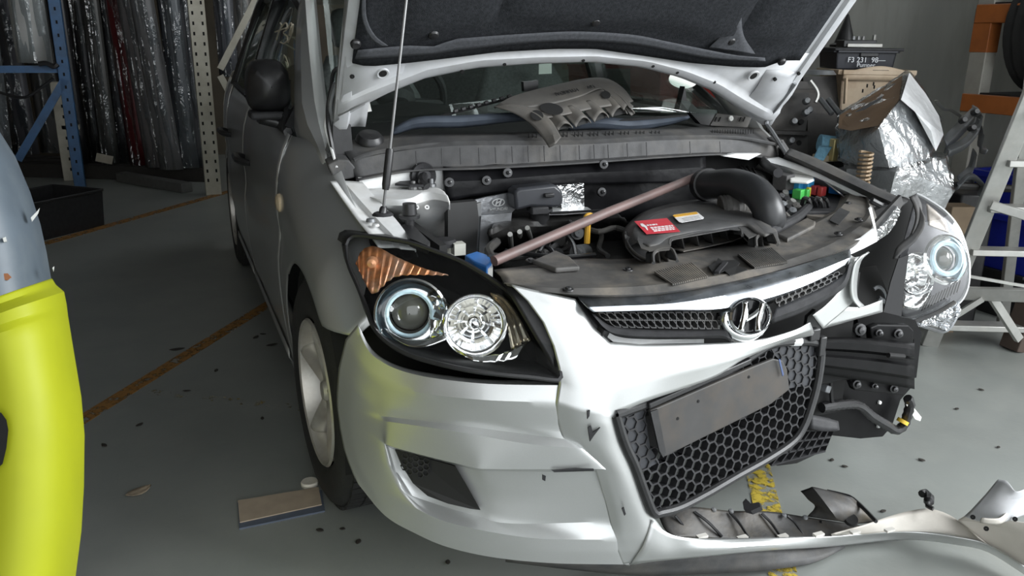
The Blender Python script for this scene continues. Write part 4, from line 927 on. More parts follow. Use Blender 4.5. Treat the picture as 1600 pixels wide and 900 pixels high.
# loose trim piece standing by the far wiper
TB = MB().prism([S(x, y, y=1.10) for x, y in ((1110, 196), (1120, 178), (1174, 184), (1168, 199))], V((0, .006, .002))).mk('scuttle_trim', greyp, CAR, smooth=False)
for x in (1120, 1126, 1158, 1164): MB().beam(S(x, 183, y=1.095), S(x-3, 190, y=1.095), .004, .003).mk('trim_slot', void, TB, smooth=False)
MB().lathe(S(1142, 185, y=1.094), (0, -1, .2), [(.001, .004), (.009, .003), (.010, -.003)], 12).mk('white_clip', white_p, TB)
MB().prism([S(x, y, y=1.22) for x, y in ((1064, 160), (1070, 135), (1073, 155), (1090, 170), (1120, 172), (1122, 184), (1108, 196), (1095, 194))], V((0, .03, .0))).mk('dash_end_trim', blk, CAR, smooth=False)
# windscreen label, paper and oval tag
lab = MB().prism([S(x, y, y=1.12) for x, y in ((524, 180), (577, 157), (581, 174), (540, 179))], V((0, .001, 0))).mk('screen_label', white_p, CAR, smooth=False)
for i in range(14): MB().beam(S(544+i*2, 174.5-i*.2, y=1.117), S(544+i*2, 170-i*.2, y=1.117), .0016 if i % 3 else .003, .001).mk('barcode_bar', blk, lab, smooth=False)
MB().prism([S(x, y, y=2.15) for x, y in ((842, 100), (862, 99), (862, 115), (842, 116))], V((0, .002, 0))).mk('paper_sheet', white_p, CAR, smooth=False)
MB().lathe(S(1068, 124, y=1.35), (-.1, -1, .5), [(.0005, .001), (.035, .001), (.035, 0)], 24, sx=1.7, ref=(1, 0, 0)).mk('oval_sticker', white_p, CAR)
# wiper arms
bluegrey = pm('wiper_grey', (.065, .078, .10), .4, .2, .15, 30)
def wiper(pts, wds, yy):
    a_ = [S(x, y, y=yy) for x, y in pts]
    rows = [[p+V((0, 0, wd/2)) for p, wd in zip(a_, wds)], [p+V((0, -.012, 0)) for p in a_], [p-V((0, 0, wd/2)) for p, wd in zip(a_, wds)]]
    return MB().grid(loft(rows, 24, 2)).mk('wiper_arm', bluegrey, CAR, thick=.004)
W_ = wiper([(612, 207), (652, 192), (720, 190), (790, 184), (850, 182)], [.022, .034, .036, .030, .018], 1.06)
MB().tube([S(680, 184, y=1.10), S(840, 142, y=1.15)], .0045, 6).mk('wiper_blade', blk, W_)
for i in range(8): MB().box(S(712+i*12, 173-i*3.2, y=1.10), (.014, .010, .010), (0, -.3, 0)).mk('wiper_joint', blk, W_, bevel=.002)
W_ = wiper([(888, 198), (930, 192), (985, 196), (1040, 190), (1075, 183)], [.026, .040, .040, .030, .016], 1.06)
MB().tube(cr([S(x, y, y=1.06) for x, y in ((940, 192), (1000, 186), (1060, 182), (1073, 181))], 12), .005, 6).mk('wiper_blade', blk, W_)
MB().prism([S(x, y, y=1.16) for x, y in ((818, 128), (832, 127), (841, 125), (841, 141), (819, 143))], V((0, .02, 0))).mk('mirror_mount', blk, CAR, smooth=False)
# ---- near side: ledge, strut tower, bulkhead panels
fL = lambda o=0: fZ(.845+o, .30, 0, .80)
LED = MB().grid(loft([[S(x, y, f=fL()) for x, y in ((516, 283), (535, 310), (560, 345), (582, 372), (592, 386))], [S(x, y, f=fL(-.012)) for x, y in ((529, 282), (552, 312), (583, 345), (606, 370), (616, 386))], [S(x, y, f=fL(-.002)) for x, y in ((536, 282), (562, 312), (592, 345), (616, 370), (626, 388))], [S(x, y, f=fL(-.004)) for x, y in ((566, 284), (590, 312), (618, 342), (636, 366), (650, 390))], [S(x, y, f=fL(-.05)) for x, y in ((568, 300), (592, 330), (622, 362), (640, 385), (652, 402))]], 24, 3)).mk('wing_ledge', bay_silver, CAR, thick=.003, sharp=20)
MB().lathe(S(579, 345, f=fL(.003)), (0, 0, 1), [(.001, .006), (.010, .005), (.012, -.002)], 14).mk('ledge_bolt', steel, LED)
MB().lathe(S(587, 352, f=fL(.002)), (0, 0, 1), [(.001, .004), (.008, .003), (.009, -.002)], 12).mk('ledge_stud', bay_silver, LED)
MB().prism([S(x, y, y=.93) for x, y in ((560, 278), (692, 261), (694, 320), (570, 322))], V((0, .01, 0))).mk('bulkhead_panel', bay_silver, CAR, smooth=False)
ST = MB().grid(loft([
 [S(x, y, f=fZ(.845)) for x, y in ((566, 298), (590, 292), (640, 292), (680, 293), (694, 299))],
 [S(x, y, f=fZ(.845)) for x, y in ((578, 308), (600, 312), (640, 310), (665, 300), (698, 305))],
 [S(x, y, f=fZ(.828)) for x, y in ((584, 316), (604, 321), (642, 320), (676, 312), (702, 316))],
 [S(x, y, f=fZ(.76)) for x, y in ((606, 336), (622, 342), (652, 343), (682, 341), (704, 338))],
 [S(x, y, f=fZ(.66)) for x, y in ((634, 366), (644, 374), (664, 380), (690, 378), (700, 370))]], 30, 4)).mk('strut_tower', bay_silver, CAR, thick=.003, sharp=40)
for x, y in ((646, 295), (674, 291), (633, 290)):
    MB().lathe(S(x, y, f=fZ(.846)), (0, 0, 1), [(.001, .022), (.006, .021), (.007, .008), (.013, .007), (.014, 0)], 10).mk('strut_nut', steel, ST)
MB().prism([S(x, y, f=fZ(.855)) for x, y in ((617, 290), (630, 284), (658, 287), (662, 292), (640, 292))], V((0, 0, .006))).mk('strut_cover', blk_m, ST, smooth=False)
for x, y in ((634, 323), (651, 324), (667, 324)):
    MB().lathe(S(x, y, f=fZ(.815)), (-.1, -.9, .4), [(.003, .002), (.006, .0025), (.007, 0)], 10).mk('spot_weld', bay_silver, ST)
for x, y in ((692, 344), (700, 341)): MB().lathe(S(x, y, f=fZ(.74, 0)), (-.1, -1, .3), [(.0005, .004), (.005, .004), (.005, -.004)], 10).mk('tower_hole', hole, ST)
GR = MB().lathe(S(661, 275, y=.925), (0, -1, .15), [(.001, .012), (.018, .012), (.022, .004), (.034, .010), (.038, 0)], 28).mk('grommet', blk_m, CAR)
MB().tube(cr([S(x, y, y=yy) for x, y, yy in ((662, 274, .92), (660, 284, .88), (667, 292, .86))], 10), .012, 8).mk('grommet_hose', blk, GR)
MB().lathe(S(640, 338, f=fZ(.81)), (0, 0, 1), [(.001, .034), (.017, .033), (.019, .006), (.026, .004), (.026, -.004), (.012, -.006), (.012, -.10)], 16).mk('bump_stop', blk, CAR)
MB().prism([S(x, y, f=fZ(.79)) for x, y in ((627, 352), (640, 346), (672, 378), (668, 384), (640, 372))], V((0, 0, -.02))).mk('bump_stop_bracket', blk, CAR, smooth=False)
# ---- insulated bulkhead
pad_m = pm('bulkhead_insulation', (.007, .007, .008), .30, 0, .3, 20, bump=.25, bscale=14, spec=.25)
PD = MB().grid(loft([[S(x, y, y=.93) for x, y in ((691, 263), (730, 266), (778, 259), (900, 254), (1000, 248), (1100, 243))], [S(x, y, y=.90) for x, y in ((692, 285), (735, 284), (780, 281), (900, 272), (1000, 268), (1100, 262))], [S(x, y, y=.90) for x, y in ((698, 314), (735, 306), (780, 300), (860, 289), (960, 286), (1100, 285))]], 40, 5)).mk('bulkhead_insulation', pad_m, CAR, thick=.01)
MB().grid(loft([[S(x, y, y=.93) for x, y in ((900, 270), (1000, 262), (1100, 262))], [S(x, y, y=.92) for x, y in ((900, 350), (1000, 345), (1100, 340))]], 20, 5)).mk('bulkhead_insulation', pad_m, CAR, thick=.01)
for x, y in ((702, 285), (760, 282), (793, 270), (943, 257), (940, 300)):
    MB().lathe(S(x, y, y=.885), (-.2, -1, .2), [(.001, .022), (.005, .020), (.006, .006), (.013, .005), (.015, -.004)], 12).mk('push_pin', dsteel, PD)
foil = pm('crinkled_foil', (.80, .81, .82), .22, 1, .1, 40, bump=.9, bscale=45)
def foilp(q, yy, nm='heat_shield', m=foil): return MB().prism([S(x, y, y=yy) for x, y in q], V((0, .008, 0))).mk(nm, m, CAR, smooth=False)
HS = foilp([(728, 316), (760, 308), (805, 300), (806, 326), (800, 332), (752, 338), (748, 320)], .87, m=pm('dull_heat_shield', (.42, .43, .45), .35, .8, .1, 30, bump=.2, bscale=60))
foilp([(868, 290), (912, 286), (913, 324), (880, 330)], .86)
foilp([(745, 318), (752, 316), (752, 395), (745, 395)], .84, 'shield_edge', steel)
foilp([(752, 338), (800, 332), (798, 350), (772, 352), (766, 396), (748, 396)], .83, 'heat_shield_lower', MATS['dull_heat_shield'])
# embossed maker's mark
hc = S(778, 316, y=.865)
MB().tube([hc+V((.018*math.cos(a), -.004, .010*math.sin(a))) for a in [2*math.pi*i/24 for i in range(25)]], .0018, 6, False).tube([hc+V((-.008, -.004, -.007)), hc+V((-.003, -.004, .008))], .002, 6).tube([hc+V((.003, -.004, -.008)), hc+V((.008, -.004, .007))], .002, 6).tube([hc+V((-.006, -.004, -.002)), hc+V((.006, -.004, .003))], .002, 6).mk('embossed_mark', bay_silver, HS)
def text(name, s_, o, X, Y, size, mat, par, ext=.0008):
    cu = bpy.data.curves.new(name, 'FONT'); cu.body = s_; cu.size = size; cu.align_x = 'CENTER'; cu.align_y = 'CENTER'; cu.extrude = ext
    ob = bpy.data.objects.new(name, cu); COL.objects.link(ob)
    dg = bpy.context.evaluated_depsgraph_get(); me = bpy.data.meshes.new_from_object(ob.evaluated_get(dg)); bpy.data.objects.remove(ob)
    X = V(X).normalized(); Z = X.cross(V(Y)).normalized(); Y = Z.cross(X)
    for v in me.vertices: v.co = V(o)+X*v.co.x+Y*v.co.y+Z*v.co.z
    me.materials.clear(); me.materials.append(mat); r = bpy.data.objects.new(name, me); COL.objects.link(r); r.parent = par
    if par.parent is None: r.matrix_parent_inverse = Matrix.Translation(-par.location)
    return r
text('embossed_letters', 'HYUNDAI', S(779, 327, y=.864), (1, 0, 0), (0, 0, 1), .012, bay_silver, HS)
MB().prism([S(x, y, y=.83) for x, y in ((700, 318), (745, 314), (748, 340), (744, 400), (700, 400))], V((0, .03, 0))).mk('rubber_curtain', pm('rubber_sheet', (.03, .03, .03), .5, 0, .2, 10), CAR, smooth=False)
RB = MB().prism([S(x, y, y=.80) for x, y in ((804, 300), (812, 294), (868, 288), (880, 298), (881, 318), (874, 325), (830, 324), (806, 330))], V((0, .06, 0))).mk('reservoir_box', pm('slate_plastic', (.04, .042, .048), .35), CAR, bevel=.012, smooth=True)
MB().box(S(858, 305, y=.795), (.03, .012, .012)).mk('reservoir_latch', blk, RB, bevel=.003)
# ---- engine
eng = pm('engine_cast', (.035, .034, .033), .5, .2, .3, 25, bump=.15, bscale=60)
EN = MB().grid(loft([[S(x, y, f=fZ(.74)) for x, y in ((776, 342), (800, 334), (850, 332), (900, 330), (960, 326))], [S(x, y, f=fZ(.75)) for x, y in ((768, 356), (795, 346), (850, 340), (905, 340), (970, 338))], [S(x, y, f=fZ(.72)) for x, y in ((765, 372), (800, 365), (850, 358), (905, 354), (980, 350))], [S(x, y, f=fZ(.62)) for x, y in ((768, 398), (800, 396), (850, 390), (905, 385), (990, 380))]], 40, 6, vcurve=True)).mk('engine', eng, CAR, thick=.01)
MB().box((-.05, .62, .48), (.62, .36, .40)).mk('engine_block', eng, EN, bevel=.03)
for x, y, x2, y2 in ((797, 366, 799, 388), (824, 356, 832, 380), (812, 362, 813, 376)):
    MB().tube([S(x, y, f=fZ(.742)), S(x2, y2, f=fZ(.655))], .007, 8).mk('cover_bolt', alu, EN)
MB().lathe(S(843, 332, f=fZ(.765)), (0, -.1, 1), [(.001, .02), (.022, .019), (.036, .016), (.038, .006), (.030, .002), (.028, -.03)], 24).mk('oil_filler_cap', blk_m, EN)
MB().box(S(843, 329, f=fZ(.79)), (.05, .016, .02)).mk('filler_cap_grip', blk_m, EN, bevel=.003)
MB().prism([S(x, y, f=fZ(.76)) for x, y in ((852, 326), (868, 322), (872, 320), (884, 321), (918, 328), (924, 332), (880, 336), (858, 336))], V((0, 0, .008))).mk('white_bracket', pm('bright_bracket', (.72, .73, .73), .35, .4), EN, smooth=False)
MB().tube([S(860, 333, f=fZ(.77)), S(990, 326, f=fZ(.77))], .004, 6).mk('throttle_cable', blk, EN)
DP = MB().tube(cr([S(x, y, y=.60) for x, y in ((913, 345), (915, 338), (920, 335), (926, 337), (927, 345))], 14), .005, 8).tube([S(919, 340, y=.60), S(917, 380, y=.60)], .008, 8).mk('dipstick', pm('yellow_dipstick', (.62, .34, .03), .45), EN)
for i, (x, y, r, L_) in enumerate(((870, 352, .022, .05), (900, 364, .02, .04), (852, 408, .02, .03), (845, 398, .014, .03), (880, 380, .025, .05), (905, 395, .022, .06), (870, 400, .018, .04), (865, 340, .012, .03))):
    MB().lathe(S(x, y, f=fZ(.70)), (random.uniform(-.6, .2), -.6, random.uniform(.1, .8)), [(.001, L_*.6), (r*.6, L_*.6), (r*.7, L_*.3), (r, L_*.3), (r, -L_)], 14).mk('engine_fitting', (eng, steel, blk, alu)[i % 4], EN)
for q in (((860, 350), (866, 342), (876, 344), (880, 356)), ((842, 395), (850, 385), (862, 392), (870, 408)), ((880, 360), (895, 380), (900, 400)), ((790, 392), (830, 398), (880, 402), (930, 398)), ((900, 345), (930, 350), (960, 346), (985, 350))):
    MB().tube(cr([S(x, y, f=fZ(.72)) for x, y in q], 16), .006, 7).mk('engine_hose', blk, EN)
for q, z_, r_ in (([(770, 400), (800, 402), (840, 396), (868, 384), (884, 362)], .70, .009), ([(905, 352), (935, 362), (960, 356), (982, 362)], .73, .008), ([(850, 372), (858, 388), (852, 402), (862, 412)], .69, .010), ([(930, 350), (940, 368), (936, 388), (950, 400)], .70, .007), ([(776, 378), (764, 390), (768, 404)], .72, .012), ([(890, 346), (898, 352), (912, 348), (930, 344)], .75, .006)):
    MB().tube(cr([S(x, y, f=fZ(z_)) for x, y in q], 18), r_, 8).mk('engine_hose', random.choice((blk, blk_m, greyp)), EN)
MB().grid(loft([[S(x, y, f=fZ(.66)) for x, y in ((905, 385), (940, 376), (985, 372))], [S(x, y, f=fZ(.66)) for x, y in ((895, 408), (940, 402), (1000, 400))], [S(x, y, f=fZ(.60)) for x, y in ((900, 418), (940, 414), (1000, 412))]], 14, 4)).mk('exhaust_shield', pm('rusty_shield', (.09, .075, .06), .6, .4, .3, 30, bump=.3), EN, thick=.005)
# reservoir by the headlight: black lid, pale body, blue fluid
PS = MB().lathe(S(693, 380, f=fZ(.735)), (0, 0, 1), [(.001, .012), (.028, .011), (.034, .004), (.034, -.006)], 24).mk('reservoir_lid', blk_m, CAR)
MB().lathe(S(693, 384, f=fZ(.72)), (0, 0, 1), [(.030, 0), (.030, -.02), (.03, -.10)], 20).box(S(716, 388, f=fZ(.725)), (.03, .03, .03)).mk('reservoir_body', pm('pale_plastic', (.65, .65, .58), .4), PS)
MB().prism([S(x, y, f=fZ(.725)) for x, y in ((726, 398), (745, 392), (764, 398), (768, 408), (760, 416), (740, 408))], V((0, 0, -.05))).mk('blue_connector', pm('bright_blue', (.04, .22, .65), .35), CAR, bevel=.004, smooth=False)
MB().prism([S(x, y, f=fZ(.715)) for x, y in ((755, 412), (768, 406), (770, 418), (762, 420))], V((0, 0, -.03))).mk('white_connector', white_p, CAR, smooth=False)
# ---- dusty slam panel cover
def zc(p): return .742+.10*max(0, p.x-.30)+.03*max(0, -.35-p.x)
fC = lambda o=0: (lambda p: -(p.z-zc(p)-o-.22*min(0, p.y-.20)))
SC = MB().grid(loft([
 [S(x, y, f=fC(-.02)) for x, y in ((772, 421), (830, 414), (905, 404), (985, 404), (1080, 388), (1150, 378), (1230, 360), (1290, 332), (1315, 305), (1322, 282))],
 [S(x, y, f=fC(.004)) for x, y in ((776, 424), (832, 420), (905, 412), (990, 412), (1085, 394), (1155, 384), (1240, 362), (1300, 335), (1325, 310), (1332, 284))],
 [S(x, y, f=fC(0)) for x, y in ((782, 430), (840, 430), (915, 424), (1000, 424), (1095, 408), (1170, 396), (1255, 370), (1315, 342), (1340, 318), (1342, 292))],
 [S(x, y, f=fC(-.006)) for x, y in ((786, 438), (842, 444), (920, 444), (1010, 440), (1110, 426), (1190, 410), (1280, 380), (1335, 350), (1354, 330), (1350, 300))],
 [S(x, y, f=fC(.002)) for x, y in ((788, 441), (845, 449), (925, 450), (1015, 446), (1115, 432), (1200, 415), (1290, 385), (1342, 354), (1360, 332), (1352, 304))],
 [S(x, y, f=fC(-.004)) for x, y in ((792, 446), (850, 456), (930, 461), (1020, 458), (1120, 444), (1210, 424), (1300, 396), (1345, 374), (1366, 345), (1362, 318))],
 [S(x, y, f=fC(-.03)) for x, y in ((795, 450), (852, 460), (932, 466), (1020, 463), (1122, 449), (1212, 429), (1302, 401), (1350, 380), (1370, 350), (1366, 326))]], 80, 4)).mk('slam_panel_cover', dusty, CAR, thick=.004, sharp=22)
def quadbars(q, n, nm):
    a_, b_, c_, d_ = [S(x, y, f=fC(.003)) for x, y in q]
    MB().prism([p+V((0, 0, -.001)) for p in (a_, b_, c_, d_)], V((0, 0, .001))).mk(nm+'_opening', void, SC, smooth=False)
    for i in range(n+1):
        t = i/n; MB().beam(a_.lerp(b_, t)+V((0, 0, .002)), d_.lerp(c_, t)+V((0, 0, .002)), .0035, .004).mk(nm+'_bar', dusty, SC, smooth=False)
quadbars([(1023, 426), (1080, 412), (1105, 434), (1052, 446)], 17, 'vent')
quadbars([(1154, 399), (1205, 389), (1230, 411), (1180, 420)], 17, 'vent')
MB().prism([S(x, y, f=fC(.003)) for x, y in ((1106, 416), (1118, 411), (1122, 404), (1128, 408), (1150, 407), (1156, 412), (1152, 416), (1168, 422), (1148, 429), (1140, 431), (1132, 424), (1116, 430))], V((0, 0, .0015))).mk('latch_opening', void, SC, smooth=False)
MB().beam(S(1120, 426, f=fC(.006)), S(1134, 410, f=fC(.006)), .010, .006).mk('latch', blk_m, SC)
for x, y in ((981, 421), (829, 407), (1310, 365), (1342, 343), (1325, 318), (1222, 374), (888, 452)):
    MB().lathe(S(x, y, f=fC(.002)), (0, -.1, 1), [(.001, .005), (.006, .005), (.007, .002), (.011, .0015), (.012, -.001)], 14).mk('push_clip', blk, SC)
MB().lathe(S(1331, 293, f=fC(.003)), (0, -.2, 1), [(.001, .005), (.007, .004), (.009, -.001)], 12).mk('blue_clip', MATS['bright_blue'], SC)
for q in ([(832, 414), (868, 398), (890, 408), (906, 424), (868, 427)], [(1212, 372), (1260, 346), (1274, 352), (1272, 358), (1230, 380)]):
    MB().prism([S(x, y, f=fC(.002)) for x, y in q], V((0, 0, .012))).mk('cover_boss', dusty, SC, bevel=.004, smooth=False)
MB().prism([S(x, y, f=fC(.003)) for x, y in ((1296, 345), (1312, 325), (1328, 332), (1310, 352))], V((0, 0, .002))).mk('cover_patch', greyp, SC, smooth=False)
# ---- air intake cover with its scoops
fI = lambda z=.80: (lambda p: -(p.z-(z-.10*max(0, .40-p.y))))
IN = MB().grid(loft([
 [S(x, y, f=fI(.70)) for x, y in ((974, 380), (972, 362), (985, 345), (1010, 328), (1060, 316), (1110, 312), (1150, 318), (1190, 338), (1212, 360), (1218, 378))],
 [S(x, y, f=fI(.785)) for x, y in ((984, 384), (978, 362), (992, 343), (1015, 328), (1062, 315), (1112, 311), (1152, 316), (1190, 336), (1212, 358), (1216, 372))],
 [S(x, y, f=fI(.80)) for x, y in ((994, 378), (990, 362), (1002, 346), (1022, 334), (1065, 321), (1110, 317), (1145, 321), (1178, 337), (1198, 356), (1203, 366))],
 [S(x, y, f=fI(.806)) for x, y in ((1014, 384), (1030, 380), (1044, 370), (1060, 366), (1090, 360), (1115, 358), (1140, 354), (1165, 352), (1180, 362), (1196, 368))]], 60, 4, vcurve=False)).mk('intake_cover', greyp, CAR, thick=.004, sharp=50)
MB().prism([S(x, y, f=fI(.803)) for x, y in ((996, 375), (1000, 350), (1024, 335), (1070, 322), (1112, 319), (1145, 323), (1176, 340), (1196, 362), (1170, 372), (1158, 360), (1140, 358), (1050, 374), (1046, 390), (1014, 392), (1002, 388))], V((0, 0, -.002))).mk('intake_top', greyp, IN, smooth=False)
# sides that drop to the slam panel
MB().grid(loft([[S(x, y, f=fI(.79)) for x, y in ((976, 362), (980, 380), (992, 396), (1014, 408))], [S(x, y, f=fI(.72)) for x, y in ((974, 372), (978, 388), (996, 406), (1020, 414))]], 14, 3)).mk('intake_side', greyp, IN, thick=.004)
# scoops: left, middle, right
def scoop(top, bot, fins, z0=.80, z1=.745):
    T = [S(x, y, f=fI(z0)) for x, y in top]; Bt = [S(x, y, f=fC(.002)) for x, y in bot]
    MB().grid(loft([T, [p+V((0, .03, -.004)) for p in T], [p+V((0, .05, .0)) for p in Bt]], 16, 2)).mk('scoop_throat', void, IN, thick=.002)
    MB().tube(cr(T, 24), .004, 6).mk('scoop_lip', greyp, IN)
    for (xa, ya), (xb, yb_) in fins:
        a_ = S(xa, ya, f=fI(z0)); b_ = S(xb, yb_, f=fC(.003)); MB().prism([a_, b_, b_+V((0, .03, .0)), a_+V((0, .05, 0))], V((.003, 0, 0))).mk('scoop_fin', greyp, IN, smooth=False)
scoop([(1021, 411), (1021, 397), (1030, 391), (1048, 389), (1055, 398), (1058, 408)], [(1021, 413), (1030, 412), (1040, 411), (1050, 410), (1058, 408)], [((1028, 392), (1031, 411)), ((1040, 390), (1044, 409))])
scoop([(1046, 384), (1048, 375), (1066, 370), (1090, 364), (1115, 361), (1140, 357), (1156, 358), (1160, 368)], [(1050, 386), (1068, 392), (1095, 386), (1118, 382), (1144, 376), (1160, 370)], [((1065, 371), (1069, 390)), ((1088, 367), (1092, 386)), ((1110, 363), (1114, 382)), ((1133, 359), (1138, 376))])
scoop([(1182, 386), (1182, 372), (1190, 367), (1206, 366), (1211, 372), (1215, 382)], [(1182, 388), (1192, 386), (1204, 384), (1215, 382)], [((1190, 368), (1192, 385)), ((1199, 367), (1202, 384))])
for q in ([(976, 366), (996, 376), (1014, 387), (1023, 391), (1020, 413), (1004, 408), (988, 397), (978, 384)], [(1160, 359), (1178, 352), (1198, 364), (1184, 370), (1182, 386), (1172, 380), (1162, 370)], [(1204, 364), (1213, 362), (1219, 378), (1215, 383), (1210, 370)]):
    MB().prism([S(x, y, f=fI(.797-.0011*max(0, y-365))) for x, y in q], V((0, 0, -.004))).mk('intake_front', greyp, IN, smooth=False)
for q in ([(1048, 379), (1066, 374), (1090, 370), (1115, 366), (1140, 362), (1160, 366), (1160, 370), (1144, 376), (1118, 382), (1095, 387), (1068, 392), (1052, 388)],):
    MB().prism([S(x, y, f=fC(.006)) for x, y in q], V((0, 0, -.003))).mk('scoop_floor', dusty, IN, smooth=False)
RL = MB().prism([S(x, y, f=fI(.8065)) for x, y in ((991, 346), (1042, 341), (1063, 362), (1010, 366))], V((0, 0, .0006))).mk('red_label', pm('red_label', (.62, .03, .05), .45), IN, smooth=False)
ra, rb_, rd_ = S(991, 346, f=fI(.8074)), S(1042, 341, f=fI(.8074)), S(1010, 366, f=fI(.8074))
rp2 = lambda u, v, h=0: ra+(rb_-ra)*u+(rd_-ra)*v+V((0, 0, h))
white_print = pm('white_print', (.85, .84, .84), .5)
MB().prism([rp2(.10, .22), rp2(.17, .22), rp2(.21, .45), rp2(.15, .72), rp2(.12, .72), rp2(.13, .5), rp2(.07, .42)], V((0, 0, .0004))).mk('label_symbol', white_print, RL, smooth=False)
for v, u0, u1 in ((.34, .24, .55), (.55, .27, .94), (.68, .27, .92), (.80, .27, .90)):
    u = u0
    while u < u1:
        wd = random.uniform(.05, .12); MB().prism([rp2(u, v), rp2(min(u+wd, u1), v), rp2(min(u+wd, u1), v+.075), rp2(u, v+.075)], V((0, 0, .0004))).mk('label_print', white_print, RL, smooth=False); u += wd+.02
WL = MB().prism([S(x, y, f=fI(.8065)) for x, y in ((1051, 337), (1054, 335.5), (1088, 331), (1090, 332), (1100, 340), (1099, 342), (1065, 348), (1061, 347))], V((0, 0, .0006))).mk('warning_label', white_print, IN, smooth=False)
MB().prism([S(x, y, f=fI(.8075)) for x, y in ((1051, 337), (1054, 335.5), (1088, 331), (1091, 334), (1055, 339.5))], V((0, 0, .0004))).mk('warning_band', pm('amber_band', (.85, .45, .03), .5), WL, smooth=False)
for i in range(3): MB().beam(S(1066+i*1.5, 341.5+i*2, f=fI(.8078)), S(1092+i*1.5, 337.5+i*2, f=fI(.8078)), .0016, .0004).mk('label_print', greyp, WL, smooth=False)
# ---- air box, elbow duct and bellows
fA = fZ(.80, .05)
MB().grid(loft([[S(x, y, f=fZ(.76)) for x, y in ((1076, 262), (1080, 252), (1110, 246), (1150, 244), (1175, 250), (1200, 272), (1206, 290))], [S(x, y, f=fA) for x, y in ((1084, 264), (1086, 255), (1112, 249), (1150, 247), (1172, 253), (1192, 274), (1198, 292))], [S(x, y, f=fA) for x, y in ((1098, 276), (1112, 268), (1125, 264), (1150, 262), (1165, 268), (1178, 282), (1184, 300))]], 30, 3)).mk('air_box', greyp, CAR, thick=.005)
AB = MB().prism([S(x, y, f=fA) for x, y in ((1086, 256), (1112, 250), (1150, 248), (1172, 254), (1196, 290), (1180, 300), (1120, 280), (1094, 272))], V((0, 0, -.10))).mk('air_box_body', greyp, CAR, bevel=.01)
for i in range(4): MB().beam(S(1152+i*8, 256+i*2, f=fZ(.808, .05)), S(1176+i*6, 280+i*4, f=fZ(.808, .05)), .006, .006).mk('air_box_rib', greyp, AB)
duct = pm('rubber_duct', (.030, .031, .033), .38, 0, .15, 20)
DU = MB().tube(cr([S(x, y, f=fZ(z_)) for x, y, z_ in ((1098, 289, .835), (1118, 288, .85), (1148, 287, .865), (1178, 298, .86), (1196, 318, .835), (1203, 340, .80), (1204, 352, .76))], 30), [.043]*2+[.041]*22+[.038]*6, 20).mk('air_duct', duct, CAR)
MB().tube([S(1101, 289, f=fZ(.836)), S(1108, 288.5, f=fZ(.843))], .047, 20).mk('duct_collar', blk, DU)
MB().tube(cr([S(x, y, f=fZ(z_)) for x, y, z_ in ((1126, 326, .80), (1146, 323, .805), (1166, 322, .80))], 22), [.034+.003*(i % 2) for i in range(22)], 18).mk('duct_bellows', dusty, DU)
# ---- far side: fuse box, inner wing, ledge
fF = fZ(.80)
FB_ = MB().prism([S(x, y, f=fZ(.77)) for x, y in ((1214, 292), (1236, 276), (1290, 278), (1340, 290), (1318, 330), (1250, 330), (1216, 320))], V((0, 0, -.08))).mk('fuse_box', blk_m, CAR, bevel=.004, smooth=False)
def blk_box(px, py, z_, size, m, nm, rz=.35): MB().box(S(px, py, f=fZ(z_)), size, (0, 0, rz)).mk(nm, m, FB_, bevel=.003)
blue = MATS['bright_blue']; lblue = pm('relay_blue', (.05, .36, .72), .4); grn = pm('fuse_green', (.08, .50, .10), .4); redf = pm('fuse_red', (.45, .05, .05), .4)
blk_box(1243, 290, .80, (.045, .05, .05), lblue, 'relay'); blk_box(1256, 290, .80, (.04, .05, .05), lblue, 'relay')
blk_box(1310, 290, .80, (.05, .04, .05), blue, 'relay'); blk_box(1300, 288, .79, (.035, .035, .05), blk, 'relay')
blk_box(1248, 303, .785, (.03, .03, .03), grn, 'fuse'); blk_box(1259, 303, .785, (.018, .02, .03), grn, 'fuse'); blk_box(1263, 300, .79, (.012, .014, .03), pm('fuse_yellow', (.65, .55, .05), .4), 'fuse')
blk_box(1274, 297, .79, (.03, .018, .03), redf, 'fuse'); blk_box(1284, 299, .79, (.03, .018, .03), redf, 'fuse'); blk_box(1262, 292, .79, (.018, .03, .04), pm('fuse_pink', (.55, .25, .2), .4), 'fuse')
blk_box(1224, 284, .815, (.05, .05, .05), greyp, 'fuse_box_cap')
MB().prism([S(x, y, f=fZ(.822)) for x, y in ((1233, 276), (1250, 271), (1270, 277), (1272, 284), (1262, 288), (1234, 286))], V((0, 0, .008))).mk('white_terminal_cover', white_p, FB_, bevel=.005, smooth=False)
for i in range(4):
    MB().tube(cr([S(1252+i*9, 322, f=fZ(.77)), S(1256+i*9, 310, f=fZ(.80)), S(1264+i*9, 312, f=fZ(.80)), S(1268+i*9, 324, f=fZ(.77))], 10), .006, 6).mk('relay_loop', blk if i % 2 else greyp, FB_)
for i, (x, y) in enumerate(((1219, 300), (1226, 304), (1220, 310), (1228, 314), (1222, 322), (1236, 318), (1244, 324), (1230, 328), (1238, 332), (1216, 335), (1226, 340))):
    MB().lathe(S(x, y, f=fZ(.78)), (random.uniform(-.5, .5), -.5, .7), [(.001, .014), (.010, .013), (.012, 0), (.016, -.002), (.016, -.02)], 12).mk('terminal', (steel, alu, greyp, blk)[i % 4], FB_)
MB().tube(cr([S(x, y, f=fZ(.775)) for x, y in ((1190, 368), (1215, 356), (1245, 340), (1262, 324))], 16), .013, 10).mk('loom_conduit', blk_m, CAR)
MB().prism([S(x, y, f=fZ(.75)) for x, y in ((1256, 332), (1290, 322), (1304, 336), (1290, 346), (1260, 342))], V((0, 0, .01))).mk('fuse_box_bracket', dusty, CAR, smooth=False)
